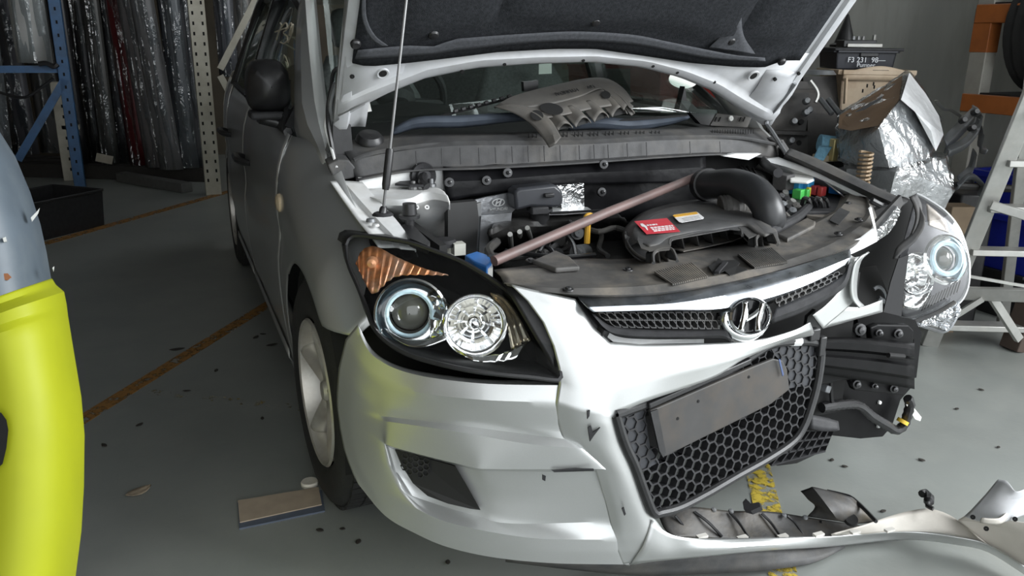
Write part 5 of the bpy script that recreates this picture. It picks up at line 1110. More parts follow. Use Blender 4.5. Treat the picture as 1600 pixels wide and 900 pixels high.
# inner wing on the far side and the fender top seen beyond it
fW = lambda o=0: fZ(.87+o, .30, 0, .80)
MB().grid(loft([[S(x, y, f=fW(.012)) for x, y in ((1234, 234), (1280, 252), (1330, 276), (1380, 300), (1418, 316))], [S(x, y, f=fW(.008)) for x, y in ((1228, 240), (1274, 260), (1325, 284), (1372, 306), (1410, 322))], [S(x, y, f=fW(-.03)) for x, y in ((1224, 246), (1270, 266), (1320, 290), (1366, 312), (1402, 328))]], 30, 3)).mk('fender_seal', greyp, CAR, thick=.006)
MB().grid(loft([[S(x, y, f=fW(-.02)) for x, y in ((1216, 247), (1262, 264), (1310, 286), (1356, 308))], [S(x, y, f=fW(-.03)) for x, y in ((1190, 250), (1235, 262), (1290, 282), (1340, 306))], [S(x, y, f=fW(-.10)) for x, y in ((1180, 262), (1225, 276), (1280, 290), (1330, 312))]], 24, 3)).mk('far_wing_ledge', bay_silver, CAR, thick=.004)
MB().lathe(S(1243, 273, f=fZ(.82)), (-.2, -.3, 1), [(.036, 0), (.040, .01), (.044, .01), (.046, -.02)], 24).mk('far_strut_top', bay_silver, CAR)
MB().tube(cr([S(x, y, f=fZ(.86)) for x, y in ((1190, 250), (1202, 262), (1216, 270))], 10), .015, 12).mk('brake_hose_boot', blk_m, CAR)
MB().prism([S(x, y, y=.90) for x, y in ((1130, 244), (1150, 240), (1190, 240), (1170, 250))], V((0, .02, 0))).mk('far_bulkhead_panel', bay_silver, CAR, smooth=False)
MB().tube([S(1362, 313, f=fW(0)), S(1375, 320, f=fW(-.01)), S(1388, 318, f=fW(-.01))], .010, 8).mk('wing_bracket', blk, CAR)
# ---------------------------------------------------------------- loose things lying on the car
ec = pm('engine_cover_plastic', (.088, .083, .076), .62, 0, .12, 30, bump=.06, bscale=250, dirt=(.14, .125, .105), dscale=9, damt=.6)
fE = plane(S(700, 190, y=.98), S(985, 160, y=1.03), S(905, 125, y=1.13))
EC = thing('engine_cover', S(860, 215, y=.96), 'loose dusty plastic engine cover lying upside down across the wiper scuttle', 'engine cover')
def e(x, y, o=0): return S(x, y, f=lambda p: fE(p)-o)
MB().grid(loft([[e(x, y, .02) for x, y in ((772, 168), (800, 152), (850, 138), (905, 124), (945, 122), (972, 136), (990, 158))], [e(x, y, -.004) for x, y in ((775, 165), (802, 150), (852, 136), (905, 125), (943, 125), (968, 140), (984, 160))], [e(x, y, -.012) for x, y in ((792, 164), (820, 158), (868, 150), (905, 142), (936, 135), (955, 146), (978, 166))], [e(x, y, -.012) for x, y in ((802, 170), (838, 166), (872, 160), (908, 150), (938, 138), (952, 148), (975, 172))]], 50, 3)).mk('cover_shell', ec, EC, thick=.004, sharp=40)
MB().grid(loft([[e(x, y, -.010) for x, y in ((800, 166), (838, 160), (873, 158), (908, 148), (940, 138))], [e(x, y, -.014) for x, y in ((815, 172), (850, 176), (880, 168), (915, 158), (950, 146))], [e(x, y, -.006) for x, y in ((850, 185), (870, 182), (890, 178), (925, 170), (976, 162))]], 30, 4)).mk('cover_face', ec, EC, thick=.004)
arm = MB().grid(loft([[e(x, y, .0) for x, y in ((772, 166), (800, 176), (826, 192), (845, 212), (858, 231))], [e(x, y, -.014) for x, y in ((785, 163), (812, 170), (840, 182), (860, 205), (868, 226))], [e(x, y, -.012) for x, y in ((815, 166), (838, 174), (858, 188), (868, 202), (876, 216))]], 30, 4)).mk('cover_arm', ec, EC, thick=.005)
MB().grid(loft([[e(x, y, -.006) for x, y in ((958, 142), (975, 152), (990, 166))], [e(x, y, -.010) for x, y in ((948, 138), (968, 150), (985, 170))], [e(x, y, .01) for x, y in ((984, 178), (986, 180), (992, 178))]], 12, 3)).mk('cover_end', ec, EC, thick=.004)
for x, y, w_, h_ in ((862, 170, 18, 9), (839, 180, 10, 8), (947, 148, 7, 6)):
    MB().prism([e(x+w_*math.cos(a), y+h_*math.sin(a)+.15*w_*math.cos(a), -.018) for a in [2*math.pi*i/24 for i in range(24)]], (e(x, y, -.001)-e(x, y, 0))*.6).mk('cover_hole', void, EC, smooth=False)
for (xl, yl), (xr, yr), ty in (((872, 204), (896, 200), 192), ((900, 199), (924, 192), 183), ((929, 191), (952, 184), 175), ((957, 183), (981, 178), 167)):
    def arc(dx, dy, flat, o0, k=1.0):
        out = []
        for i in range(13):
            t = i/12; h = math.sin(math.pi*t)**.7*((yl+yr)/2-ty)*flat
            m_ = (xl+xr)/2; out.append(e(m_+((xl+(xr-xl)*t)-m_)*k+dx, yl+(yr-yl)*t-h+dy, o0-.022*math.sin(math.pi*t)))
        return out
    MB().grid(loft([arc(-22, -24, .55, .006), arc(-12, -13, .9, .008), arc(0, 0, 1, .010)], 18, 3)).mk('runner_arch', ec, EC, thick=.004)
    MB().prism(arc(-1, -1, .92, .016, .9), (e(900, 180, .004)-e(900, 180, 0))).mk('arch_opening', void, EC, smooth=False)
a_, b_ = e(868, 147, -.019), e(933, 133, -.019)
exx = (a_-b_).normalized(); eyy = (e(900, 150, 0)-e(900, 130, 0)).normalized()
text('cover_letters', 'HYUNDAI', a_.lerp(b_, .26), exx, eyy, .020, blk, EC); text('cover_letters', '16V', a_.lerp(b_, .84), exx, eyy, .020, blk, EC)
# a pinkish rod laid across the engine
rd0, rd1 = S(772, 408, f=fZ(.745)), S(1091, 275, f=fZ(.855))
MB().tube([rd0, rd0.lerp(rd1, .5)+V((0, 0, .004)), rd1], .0125, 14).mk('stick', pm('weathered_rod', (.20, .135, .125), .5, 0, .3, 10, dirt=(.10, .09, .085), dscale=20, damt=.7), label='long pinkish brown stick lying diagonally across the engine bay', cat='stick')
# ---------------------------------------------------------------- writing on the side window
chalk = pm('white_marker', (.62, .56, .44), .7)
wp = lambda x, y: S(x, y, x=-.742)
mk1 = MB()
for st in ([(432, 62), (436, 50), (440, 40), (438, 36)], [(430, 50), (440, 46), (447, 44)], [(440, 42), (445, 36), (449, 38), (448, 46), (443, 50)], [(450, 44), (455, 36), (457, 46), (452, 56), (455, 42)], [(443, 52), (448, 56), (450, 62), (444, 68), (438, 66)], [(458, 38), (456, 52), (450, 66)]):
    mk1.tube(cr([wp(x, y) for x, y in st], 14), .0028, 5)
o = mk1.mk('marker_writing', chalk, CAR); o['kind'] = 'stuff'
mk1 = MB()
for st in ([(440, 84), (434, 92), (436, 100), (442, 94), (444, 86)], [(438, 100), (446, 96), (448, 106), (444, 112)], [(446, 88), (450, 100), (449, 110)], [(440, 96), (444, 106), (441, 112)]):
    mk1.tube(cr([wp(x, y) for x, y in st], 14), .0022, 5)
o = mk1.mk('marker_writing', chalk, CAR); o['kind'] = 'stuff'
# ---------------------------------------------------------------- yellow bumper standing in the left foreground
lime = pm('lime_yellow_paint', (.31, .335, .007), .55, 0, .05, 8, coat=0, spec=.35, dirt=(.28, .31, .012), dscale=5, damt=.4)
slate = pm('scuffed_slate_paint', (.075, .095, .115), .5, 0, .15, 8, dirt=(.12, .14, .15), dscale=12, damt=.5)
base = S(-40, 1330, d=1.45); YB = thing('bumper', (base.x, base.y, 0), 'lime yellow car bumper with a slate grey top, standing on end', 'bumper')
def yrow(xe, y, bulge=0, dd=0, sl=0):
    P_ = lambda x, y_, d: S(x, y_+sl*min(xe-x, 140), d=d)
    return [P_(xe-14, y, d=1.62+dd), P_(xe-3, y, d=1.50+dd), P_(xe-8, y, d=1.42+dd-bulge), P_(xe-30, y, d=1.33+dd-bulge), P_(xe-70, y, d=1.27+dd-bulge), P_(xe-130, y, d=1.25+dd-bulge), P_(xe-200, y, d=1.28+dd-bulge), P_(xe-260, y, d=1.40+dd-bulge)]
dark = [(-25, 150), (2, 205), (27, 245), (50, 300), (66, 350), (76, 395), (82, 430), (85, 444)]
MB().grid(loft([yrow(x, y, sl=.33*sm((y-300)/130)) for x, y in dark], 30, 3)).mk('slate_top', slate, YB, thick=.004)
ye = [(84, 434, .0), (90, 444, .0), (103, 455, .012), (107, 475, .014), (109, 492, .004), (120, 560, .0), (130, 620, 0), (135, 680, 0), (134, 760, 0), (130, 830, 0), (121, 900, 0), (105, 1000, 0), (85, 1120, 0), (60, 1240, 0), (40, 1325, 0)]
MB().grid(loft([yrow(x, y, b_, sl=.33*(1-sm((y-440)/160))) for x, y, b_ in ye], 30, 3)).mk('yellow_body', lime, YB, thick=.004)
MB().prism([S(x, y, d=1.236) for x, y in ((-20, 640), (2, 645), (10, 656), (13, 672), (10, 700), (4, 725), (-20, 745))], ray(0, 690)*.004).mk('slot', void, YB, smooth=False)
for q, m in (([(40, 824), (46, 828), (52, 842), (52, 852), (46, 848), (41, 836)], white_p), ([(48, 340), (58, 330), (62, 325), (60, 332), (50, 345)], white_p), ([(0, 428), (12, 427), (18, 433), (12, 438), (0, 436)], pm('rust_patch', (.35, .14, .06), .7)), ([(4, 372), (9, 370), (11, 377), (6, 378)], white_p), ([(82, 418), (85, 416), (84, 424)], white_p)):
    MB().prism([S(x, y, d=1.262 if y > 440 else 1.27) if x < 40 else S(x, y, d=1.285 if y > 440 else 1.34) for x, y in q], ray(30, 500)*.015).mk('paint_chip', m, YB, smooth=False)
# ---------------------------------------------------------------- bits on the floor
c0, c1, c2, c3 = fl(372, 786), fl(498, 765), fl(503, 792), fl(375, 820)
card = pm('cardboard', (.42, .34, .26), .85, 0, .1, 20)
MB().prism([V((p.x, p.y, .0055)) for p in (c0, c1, c2, c3)], (0, 0, .003)).mk('cardboard_strip', card, label='pale cardboard strip lying on the floor beside the front tyre', cat='cardboard', smooth=False)
b0, b1, b2, b3 = fl(371, 788), fl(503, 768), fl(508, 800), fl(374, 828)
MB().prism([V((p.x, p.y, 0)) for p in (b0, b1, b2, b3)], (0, 0, .005)).mk('flat_board', pm('blue_grey_board', (.10, .12, .16), .6), label='thin blue grey board under the cardboard strip', cat='board', smooth=False)
p = fl(484, 758); MB().lathe((p.x, p.y, 0), (0, 0, 1), [(.024, 0), (.025, .010), (.022, .014), (.001, .013)], 20).mk('jar_cap', pm('lid_white', (.70, .66, .58), .6), label='small off-white cap lying beside the front tyre', cat='cap')
leaf_m = pm('dry_leaf', (.42, .34, .25), .8, 0, .25, 60); leaf_d = pm('dark_leaf', (.035, .03, .025), .8, 0, .25, 60)
def leaf(px, py, L_, wd, ang, m, lab, curl=.3, grp=None):
    c = fl(px, py); rows = []
    for i in range(7):
        t = i/6-.5; wv = wd*math.cos(t*2.9)**.8 if abs(t) < .5 else 0
        rows.append([c+Matrix.Rotation(ang, 3, 'Z') @ V((L_*t, wv*s, .003+curl*L_*(abs(s)**2*.35+t*t*.6))) for s in (-.5, -.2, .2, .5)])
    return MB().grid(rows).mk('fallen_leaf', m, label=lab, cat='leaf', group=grp, thick=.0012)
leaf(217, 771, .075, .040, .5, leaf_m, 'curled pale dry leaf on the floor beside the yellow bumper', .5)
for i, (x, y, s_) in enumerate(((277, 547, .06), (338, 580, .03), (411, 523, .03), (218, 665, .03), (163, 697, .03), (425, 540, .05), (410, 655, .025), (292, 612, .03), (400, 528, .04))):
    leaf(x, y, s_, s_*.45, i*1.3, leaf_d, 'small dark dead leaf on the painted floor left of the car', .15, 'dark leaves scattered beside the car')
for i, (x, y, s_) in enumerate(((1380, 800, .012), (1533, 610, .014), (1495, 640, .012), (1440, 720, .014), (1560, 700, .010), (1320, 730, .012), (1300, 720, .012), (500, 830, .014), (560, 848, .014), (535, 828, .010), (700, 880, .012), (1540, 510, .05))):
    leaf(x, y, s_*1.6, s_, i*1.7, leaf_d, 'dark crumb of debris on the painted floor', .1, 'debris crumbs on the floor')
# black open crate by the line
k0, k1 = fl(76, 374), fl(163, 352); ux = (k1-k0).normalized(); uy = V((-ux.y, ux.x, 0)); uy = uy if uy.y > 0 else -uy; L_ = (k1-k0).length
CRT = thing('crate', (k0+k1)/2+uy*.15, 'black open plastic crate standing on the orange floor line', 'crate')
def cbox(root, o, ux, uy, lx, ly, h, mat, flare=.03, t=.006, rim=.015):
    lo = [o, o+ux*lx, o+ux*lx+uy*ly, o+uy*ly]; c = (lo[0]+lo[2])/2
    hi = [c+(p-c)*(1+flare)+V((0, 0, h)) for p in lo]
    MB().prism(lo, (0, 0, t)).mk('crate_base', mat, root, smooth=False)
    for i in range(4):
        j = (i+1) % 4; n_ = ((lo[i]+lo[j])/2-c).normalized()
        MB().add([lo[i], lo[j], hi[j], hi[i], lo[i]-n_*t, lo[j]-n_*t, hi[j]-n_*t, hi[i]-n_*t], [(0, 1, 2, 3), (7, 6, 5, 4), (0, 4, 5, 1), (1, 5, 6, 2), (2, 6, 7, 3), (3, 7, 4, 0)]).mk('crate_wall', mat, root, smooth=False)
        MB().beam(hi[i]+n_*rim*.3, hi[j]+n_*rim*.3, rim, rim).mk('crate_rim', mat, root, bevel=.003)
    return hi
cbox(CRT, k0-ux*.28, ux, uy, L_+.28, .42, .24, blk, .04)
# ---------------------------------------------------------------- racks and wrapped panels along the back left
blue_p = pm('blue_rack_paint', (.035, .115, .26), .45, 0, .12, 10, dirt=(.03, .04, .05), dscale=6, damt=.5)
cream_p = pm('cream_rack_paint', (.42, .40, .33), .5, 0, .1, 10, dirt=(.25, .22, .16), dscale=6, damt=.5)
def post(root, p, h, wd, dp, mat, holes=True, rows2=True):
    o = MB().box((p.x, p.y, h/2), (wd, dp, h)).mk('rack_post', mat, root, bevel=.004)
    if holes:
        z = .12
        while z < 2.1:
            for s in ((-.28, .28) if rows2 else (0,)):
                MB().box((p.x+wd*s, p.y-dp/2-.0005, z), (.014, .003, .026)).mk('post_hole', hole, o, smooth=False)
            z += .075 if rows2 else .10
    return o
pB = fl(130, 292); pB.x -= .02
BR = thing('pallet_rack', (pB.x, pB.y, 0), 'blue steel rack upright with diagonal brace beside the wrapped panels', 'rack')
post(BR, pB, 3.2, .085, .09, blue_p, True, False)
pB2 = pB+V((-1.1, 0, 0)); post(BR, pB2, 3.2, .085, .09, blue_p, False)
zz = lambda px, py: S(px, py, y=pB.y).z
h1 = zz(100, 108); MB().beam(V((pB.x, pB.y, h1)), V((pB2.x, pB2.y, h1)), .05, .055).mk('rack_strut', blue_p, BR)
MB().beam(V((pB.x, pB.y-.03, zz(105, 124))), S(28, 250, y=pB.y-.03), .03, .06).mk('rack_brace', blue_p, BR)
pC = fl(98, 286)+V((.05, .15, 0)); CR = thing('pallet_rack', (pC.x, pC.y, 0), 'short cream rack post standing behind the blue upright', 'rack')
MB().box((pC.x, pC.y, .42), (.10, .09, .84)).mk('rack_post', cream_p, CR, bevel=.004)
for i in range(7): MB().box((pC.x+.02, pC.y-.0455, .10+.09*i), (.016, .003, .026)).mk('post_hole', hole, CR, smooth=False)
MB().box((pC.x+.06, pC.y, .46), (.14, .09, .04)).mk('rack_bracket', cream_p, CR, bevel=.003)
pW = fl(334, 303); WR = thing('pallet_rack', (pW.x, pW.y, 0), 'cream perforated rack upright behind the tail of the silver car', 'rack')
post(WR, pW, 3.2, .12, .10, cream_p, True, True)
MB().beam(S(344, 108, y=pW.y+.05), S(402, -6, y=pW.y+.05), .03, .05).mk('rack_brace', cream_p, WR)
MB().beam(S(344, 118, y=pW.y+.05), S(372, 170, y=pW.y+.05), .03, .05).mk('rack_brace', cream_p, WR)
MB().beam(V((pW.x, pW.y+.06, 2.0)), V((pW.x+1.2, pW.y+.06, 2.0)), .05, .10).mk('rack_beam', cream_p, WR)
MB().box((pW.x+1.2, pW.y, 1.6), (.10, .10, 3.2)).mk('rack_post', cream_p, WR)
LS = MB(); a_ = fl(200, 283); b_ = fl(338, 300)
MB().beam(V((a_.x-.05, a_.y+.02, .04)), V((b_.x-.22, b_.y+.05, .04)), .10, .08).mk('skid_rail', pm('grey_rail', (.10, .10, .095), .6), label='low grey rail on the floor under the wrapped panels', cat='rail', bevel=.005)
def wrapped(px0, px1, pyb, d, col, lab, tilt=0, h=2.6, metal=.2, name='body_panel'):
    a_ = S(px0, pyb, d=d); b_ = S(px1, pyb, d=d); zb = .125 if pyb > 225 else a_.z; m = pm('panel_%d_%d' % (px0, pyb), col, .4, metal, .15, 3)
    R_ = thing(name, ((a_.x+b_.x)/2, (a_.y+b_.y)/2, zb), lab, 'car panel')
    n_ = V((-(b_-a_).y, (b_-a_).x, 0)).normalized()
    def rows(off, rough, nz, nx, x0=0, x1=1, z0=0):
        out = []; ph = random.uniform(0, 9)
        for j in range(nz+1):
            t = j/nz; z = zb+z0+(h-z0)*t; r = []
            for i in range(nx+1):
                u = x0+(x1-x0)*i/nx; p = a_.lerp(b_, u)+V((tilt*t, 0, 0)); p.z = z
                bulge = .035*(1-(2*u-1)**2)+rough*(math.sin(u*17+ph+t*3)*.5+math.sin(u*31-t*7+ph*2)*.35+math.sin(t*23+u*5)*.4)
                r.append(p-n_*(bulge+off) if n_.y > 0 else p+n_*(bulge+off))
            out.append(r)
        return out
    MB().grid(rows(0, .004, 10, 6)).mk('panel_skin', m, R_, thick=.02)
    MB().grid(rows(.022, .014, 40, 16, -.02, 1.02, 0)).mk('plastic_wrap', film2, R_)
    return R_
PW = [(-70, 18, 228, 7.5, (.16, .17, .18), 'grey panel in cloudy film left of the blue upright', .1), (30, 84, 98, 7.3, (.80, .81, .80), 'pale grey panel hanging in clear film beside the blue upright', 0), (16, 62, 240, 7.9, (.10, .10, .11), 'dark grey panel in film behind the blue brace', -.05), (66, 120, 232, 8.0, (.20, .20, .20), 'mid grey panel in film behind the blue brace', 0),
      (112, 140, 262, 7.4, (.012, .012, .014), 'gloss black wrapped panel next to the blue upright', -.02), (140, 164, 258, 7.5, (.008, .008, .009), 'black wrapped panel second from the blue upright', 0), (162, 186, 252, 7.35, (.045, .045, .042), 'charcoal panel in dusty film with a bunched foot', 0), (184, 208, 262, 7.5, (.02, .02, .022), 'black panel in film touching the dark red one', -.03),
      (204, 236, 238, 7.3, (.085, .010, .012), 'dark red wrapped panel among the black ones', -.08), (230, 258, 246, 7.2, (.15, .14, .14), 'grey panel with pale streaks beside the dark red one', -.14), (252, 284, 256, 7.1, (.17, .17, .175), 'silver grey panel with pale streaks in long film', -.16), (280, 310, 252, 7.2, (.10, .11, .12), 'blue grey wrapped panel near the cream upright', -.05), (304, 338, 262, 7.3, (.20, .20, .21), 'light grey panel in thick film against the cream upright', -.02),
      (346, 372, 120, 7.6, (.13, .135, .15), 'grey wrapped panel just beyond the cream upright', 0), (372, 400, 118, 7.8, (.17, .16, .15), 'pale wrapped panel beyond the cream upright', 0)]
rack_floor = MB()
for a in PW:
    wrapped(a[0], a[1], a[2], a[3], a[4], a[5], a[6])
# shelf that carries the panels
sp0 = S(-120, 262, d=7.6); sp1 = S(345, 262, d=7.35)
for i in range(3):
    yy = .0+i*.22
    MB().beam(V((sp0.x, sp0.y-.1+yy, .06)), V((sp1.x-.12, sp1.y-.05+yy, .06)), .12, .12).mk('shelf_sleeper', pm('dark_timber', (.03, .027, .024), .8), label='dark timber sleeper carrying the wrapped panels, %s row' % ('front', 'middle', 'rear')[i], cat='timber', smooth=False)
tgt = S(163, 248, d=7.0)
MB().box(tgt, (.13, .01, .07), (0, .3, .2)).mk('paper_tag', pm('tan_tag', (.30, .27, .22), .8), bpy.data.objects['body_panel.006'], smooth=False)
# cable lying over the left rack
o = MB().tube(cr([S(x, y, y=pB.y-.12) for x, y in ((-5, 143), (18, 150), (40, 152), (60, 140), (84, 122))], 20), .012, 6).mk('black_pipe', blk, BR)
MB().tube(cr([S(x, y, y=pB.y-.10) for x, y in ((60, 100), (72, 99), (84, 104), (90, 100))], 12), .02, 6).mk('black_clamp', blk, BR)
# ---------------------------------------------------------------- right background: parcels, tubs, racks, ladder
def hull(pts, cuts=3, noise=0, grow=1.0):
    bm = bmesh.new(); c = sum(pts, V((0, 0, 0)))/len(pts)
    for p in pts: bm.verts.new(c+(p-c)*grow)
    r = bmesh.ops.convex_hull(bm, input=bm.verts)
    bmesh.ops.delete(bm, geom=[g for g in r['geom_interior'] if isinstance(g, bmesh.types.BMVert)], context='VERTS')
    bmesh.ops.dissolve_limit(bm, angle_limit=.05, verts=bm.verts, edges=bm.edges)
    bmesh.ops.triangulate(bm, faces=bm.faces)
    if cuts:
        bmesh.ops.subdivide_edges(bm, edges=bm.edges, cuts=cuts, use_grid_fill=True)
        bmesh.ops.triangulate(bm, faces=bm.faces)
    if noise:
        bm.normal_update()
        for v in bm.verts:
            q = v.co; v.co = q+v.normal*noise*(math.sin(q.x*41+q.z*23)+math.sin(q.y*37-q.z*51)+math.sin((q.x+q.z)*67))*.33
    bm.verts.index_update(); vs_ = [v.co.copy() for v in bm.verts]; fs = [[v.index for v in f.verts] for f in bm.faces]; bm.free(); return vs_, fs
def parcel(pts, lab, card_m, loc):
    R_ = thing('wrapped_parcel', loc, lab, 'parcel')
    v, f = hull(pts, 0, 0, .985); mk('cardboard_box', v, f, card_m, R_, smooth=False)
    v, f = hull(pts, 9, .010, 1.02); mk('stretch_film', v, f, film, R_)
    return R_
silverwrap = pm('crinkled_wrap', (.34, .345, .35), .3, .1, .3, 10, bump=.5, bscale=16, dirt=(.13, .12, .11), dscale=3.2, damt=.8)
lo = []
for x, y, d in ((1322, 262, 3.25), (1400, 266, 3.05), (1480, 245, 3.2), (1490, 300, 3.15), (1440, 240, 3.7), (1340, 236, 3.7)): lo.append(S(x, y, d=d))
lc = sum(lo, V((0, 0, 0)))/6
lo2 = lo+[V((lc.x-.06+(p.x-lc.x)*.5, lc.y+.05+(p.y-lc.y)*.5, .0)) for p in lo]
parcel(lo2, 'large wrapped parcel on the floor beneath the tilted one', silverwrap, (sum(p.x for p in lo)/6, sum(p.y for p in lo)/6, 0))
up_ = [S(x, y, d=d) for x, y, d in ((1310, 178, 3.45), (1308, 200, 3.38), (1312, 247, 3.30), (1335, 258, 3.22), (1390, 263, 3.08), (1447, 251, 3.16), (1474, 214, 3.30), (1467, 180, 3.42), (1446, 145, 3.46), (1422, 113, 3.46), (1412, 116, 3.42), (1405, 158, 3.12), (1372, 200, 3.05), (1330, 236, 3.8), (1440, 238, 3.8))]
TP = thing('wrapped_parcel', (S(1390, 263, d=3.08).x, S(1390, 263, d=3.08).y, S(1390, 263, d=3.08).z), 'tilted cardboard parcel in crinkled clear film with a torn top', 'parcel')
cb2 = pm('brown_cardboard', (.30, .19, .11), .8, 0, .2, 12, dirt=(.16, .12, .09), dscale=6, damt=.6)
bm_v, bm_f = hull(up_, 0, 0, .985); BXP = mk('cardboard_box', bm_v, bm_f, silverwrap, TP, smooth=False)
MB().prism([S(x, y, d=d) for x, y, d in ((1312, 180, 3.415), (1410, 118, 3.39), (1404, 157, 3.10), (1372, 196, 3.03), (1330, 204, 3.18), (1310, 200, 3.33))], ray(1370, 170)*-.02).mk('cardboard_flap', cb2, TP, smooth=False)
for q in ([(1334, 176), (1350, 166), (1380, 150), (1376, 156), (1350, 172)],): MB().prism([S(x, y, d=3.14) for x, y in q], ray(1350, 165)*.004).mk('tear', void, TP, smooth=False)
v, f = hull(up_, 9, .010, 1.03); mk('stretch_film', v, f, film, TP)
MB().prism([S(x, y, d=d) for x, y, d in ((1421, 114, 3.41), (1446, 146, 3.42), (1467, 181, 3.38), (1474, 210, 3.27), (1462, 236, 3.2), (1455, 205, 3.15), (1430, 175, 3.12), (1408, 156, 3.09))], ray(1440, 180)*-.02).mk('silver_side', pm('silver_wrap_side', (.72, .73, .74), .3, .1, .12, 20, bump=.5, bscale=24), TP, smooth=False)
# black steel parts and plates standing behind the hinge
bk = pm('black_steel_part', (.030, .029, .028), .55, .3, .3, 14, dirt=(.08, .07, .06), dscale=5, damt=.6)
PR_ = S(1240, 180, d=3.7); PT = thing('steel_bracket_stack', (PR_.x, PR_.y, 0), 'dark steel plates with bolts standing behind the open bonnet hinge', 'steel parts')
for q, d in (([(1205, 122), (1262, 128), (1266, 160), (1258, 210), (1200, 208)], 3.7), ([(1198, 208), (1262, 212), (1262, 245), (1215, 250)], 3.65), ([(1255, 120), (1322, 118), (1318, 185), (1256, 190)], 3.95), ([(1262, 175), (1310, 180), (1318, 260), (1262, 262)], 3.8)):
    MB().prism([S(x, y, d=d) for x, y in q], FW*.04).mk('steel_plate', bk, PT, smooth=False)
MB().box((PR_.x-.06, PR_.y+.06, .38), (.30, .14, .76)).mk('plate_crate', blk, PT, smooth=False)
for q in (((1200, 142), (1272, 142)), ((1200, 206), (1264, 208)), ((1205, 248), (1264, 246))): MB().beam(S(*q[0], d=3.62), S(*q[1], d=3.62), .04, .015).mk('plate_flange', bk, PT)
for x, y in ((1260, 158), (1259, 176), (1240, 190), (1236, 220), (1264, 172)):
    MB().lathe(S(x, y, d=3.64), -FW, [(.001, .02), (.012, .018), (.016, .01), (.016, -.01)], 12).mk('plate_bolt', steel, PT)
for x, y in ((1251, 191), (1247, 224)): MB().lathe(S(x, y, d=3.66), -FW, [(.001, .012), (.012, .012), (.012, -.01)], 12).mk('plate_hole', hole, PT)
MB().tube(cr([S(x, y, d=3.6) for x, y in ((1266, 126), (1276, 140), (1278, 150), (1274, 160))], 10), .008, 6).mk('bent_rod', alu, PT)
for dx in (0, 12): MB().tube([S(1282+dx, 155, d=3.6), S(1300+dx, 178, d=3.55)], .012, 6).mk('steel_link', steel, PT)
MB().lathe(S(1280, 116, d=3.8), (0, 0, 1), [(.001, .02), (.06, .018), (.075, 0)], 20).mk('round_lid', steel, PT)
# tubs
def tub(c, ux, lx, ly, h, mat, root, z0, flare=.10):
    uy = V((-ux.y, ux.x, 0)); o = c-ux*lx/2-uy*ly/2; o = V((o.x, o.y, z0)); return cbox(root, o, ux, uy, lx, ly, h, mat, flare, .008, .022)
RX = V((RT.x, RT.y, 0)).normalized()
bc0 = S(1360, 165, d=3.95); zb = bc0.z-.02
BT = thing('storage_tub', (bc0.x, bc0.y, zb), 'beige plastic tub with a handle slot below the black tub', 'tub')
beige2 = pm('beige_plastic', (.50, .40, .29), .55, 0, .1, 10, dirt=(.30, .18, .09), dscale=6, damt=.6)
zt = S(1360, 113, d=3.9).z
hi = tub(bc0+FW*.12, RX, .30, .26, zt-zb, beige2, BT, zb, .12)
MB().grid(loft([[hi[0]+V((0, -.006, -.035)), (hi[0]+hi[1])/2+V((0, -.006, -.035)), hi[1]+V((0, -.006, -.035))], [hi[0]+V((0, -.008, .0)), (hi[0]+hi[1])/2+V((0, -.008, .03)), hi[1]+V((0, -.008, .0))]], 20, 3)).mk('rim_arch', beige2, BT, thick=.008)
MB().box((hi[0]+hi[1])/2+V((.0, -.016, .002)), (.075, .004, .02), (0, 0, -YAW)).mk('handle_slot', hole, BT, smooth=False)
for x in (1322, 1400): MB().beam(S(x, 122, d=3.8), S(x-2, 162, d=3.84), .012, .012).mk('tub_rib', beige2, BT)
for x, y in ((1355, 134), (1366, 136), (1365, 131), (1348, 142)): MB().box(S(x, y, d=3.815), (.006, .004, .016)).mk('tub_slot', hole, BT, smooth=False)
SB = thing('crate', (bc0.x, bc0.y+.1, 0), 'black crate on the floor holding up the beige tub', 'crate')
MB().box((bc0.x+.15, bc0.y+.18, zb/2), (.34, .30, zb-.002), (0, 0, -YAW)).mk('crate_body', blk_m, SB, bevel=.01)
kb = S(1352, 108, d=3.95); KT = thing('storage_tub', (kb.x, kb.y, kb.z), 'lidded black tub with white handwriting on its front', 'tub')
zk = kb.z-.01; zt2 = S(1352, 80, d=3.95).z
KT.location.z = zk
o = kb-RX*.14; cbox(KT, V((o.x, o.y, zk+.012)), RX, V((-RX.y, RX.x, 0)), .27, .22, zt2-zk-.01, pm('navy_black_tub', (.022, .024, .032), .45), .06, .006, .02)
MB().box(kb+V((-RX.y*.11, RX.x*.11, zt2-kb.z+.008)), (.33, .27, .014), (0, 0, -YAW)).mk('tub_lid', blk_m, KT, bevel=.004)
MB().box(kb+V((-RX.y*.11, RX.x*.11, zk-kb.z+.003)), (.27, .22, .012), (0, 0, -YAW)).mk('tub_foot', blk_m, KT)
MB().box(S(1358, 84, d=3.925), (.09, .02, .03), (0, 0, -YAW)).mk('tub_handle', blk, KT, bevel=.004)
hand = pm('white_handwriting', (.75, .77, .8), .6)
text('handwriting', 'F3 231  98—', S(1354, 94, d=3.925), RX, (0, 0, 1), .034, hand, KT); text('handwriting', 'Pumper', S(1353, 102, d=3.925), RX, (0, 0, 1), .028, hand, KT)
zz_ = zt2+.016
kc = kb+V((-RX.y*.11, RX.x*.11, 0)); kc.z = zz_
AL = thing('module', (kc.x, kc.y, zz_), 'small black and silver module lying on the black tub lid', 'car part')
MB().box(kc+V((-.02, 0, .018)), (.16, .10, .034), (0, 0, -YAW)).mk('module_body', blk, AL, bevel=.004)
MB().box(kc+V((-.02, -.055, .010)), (.17, .015, .018), (0, 0, -YAW)).mk('module_rail', alu, AL, bevel=.003)
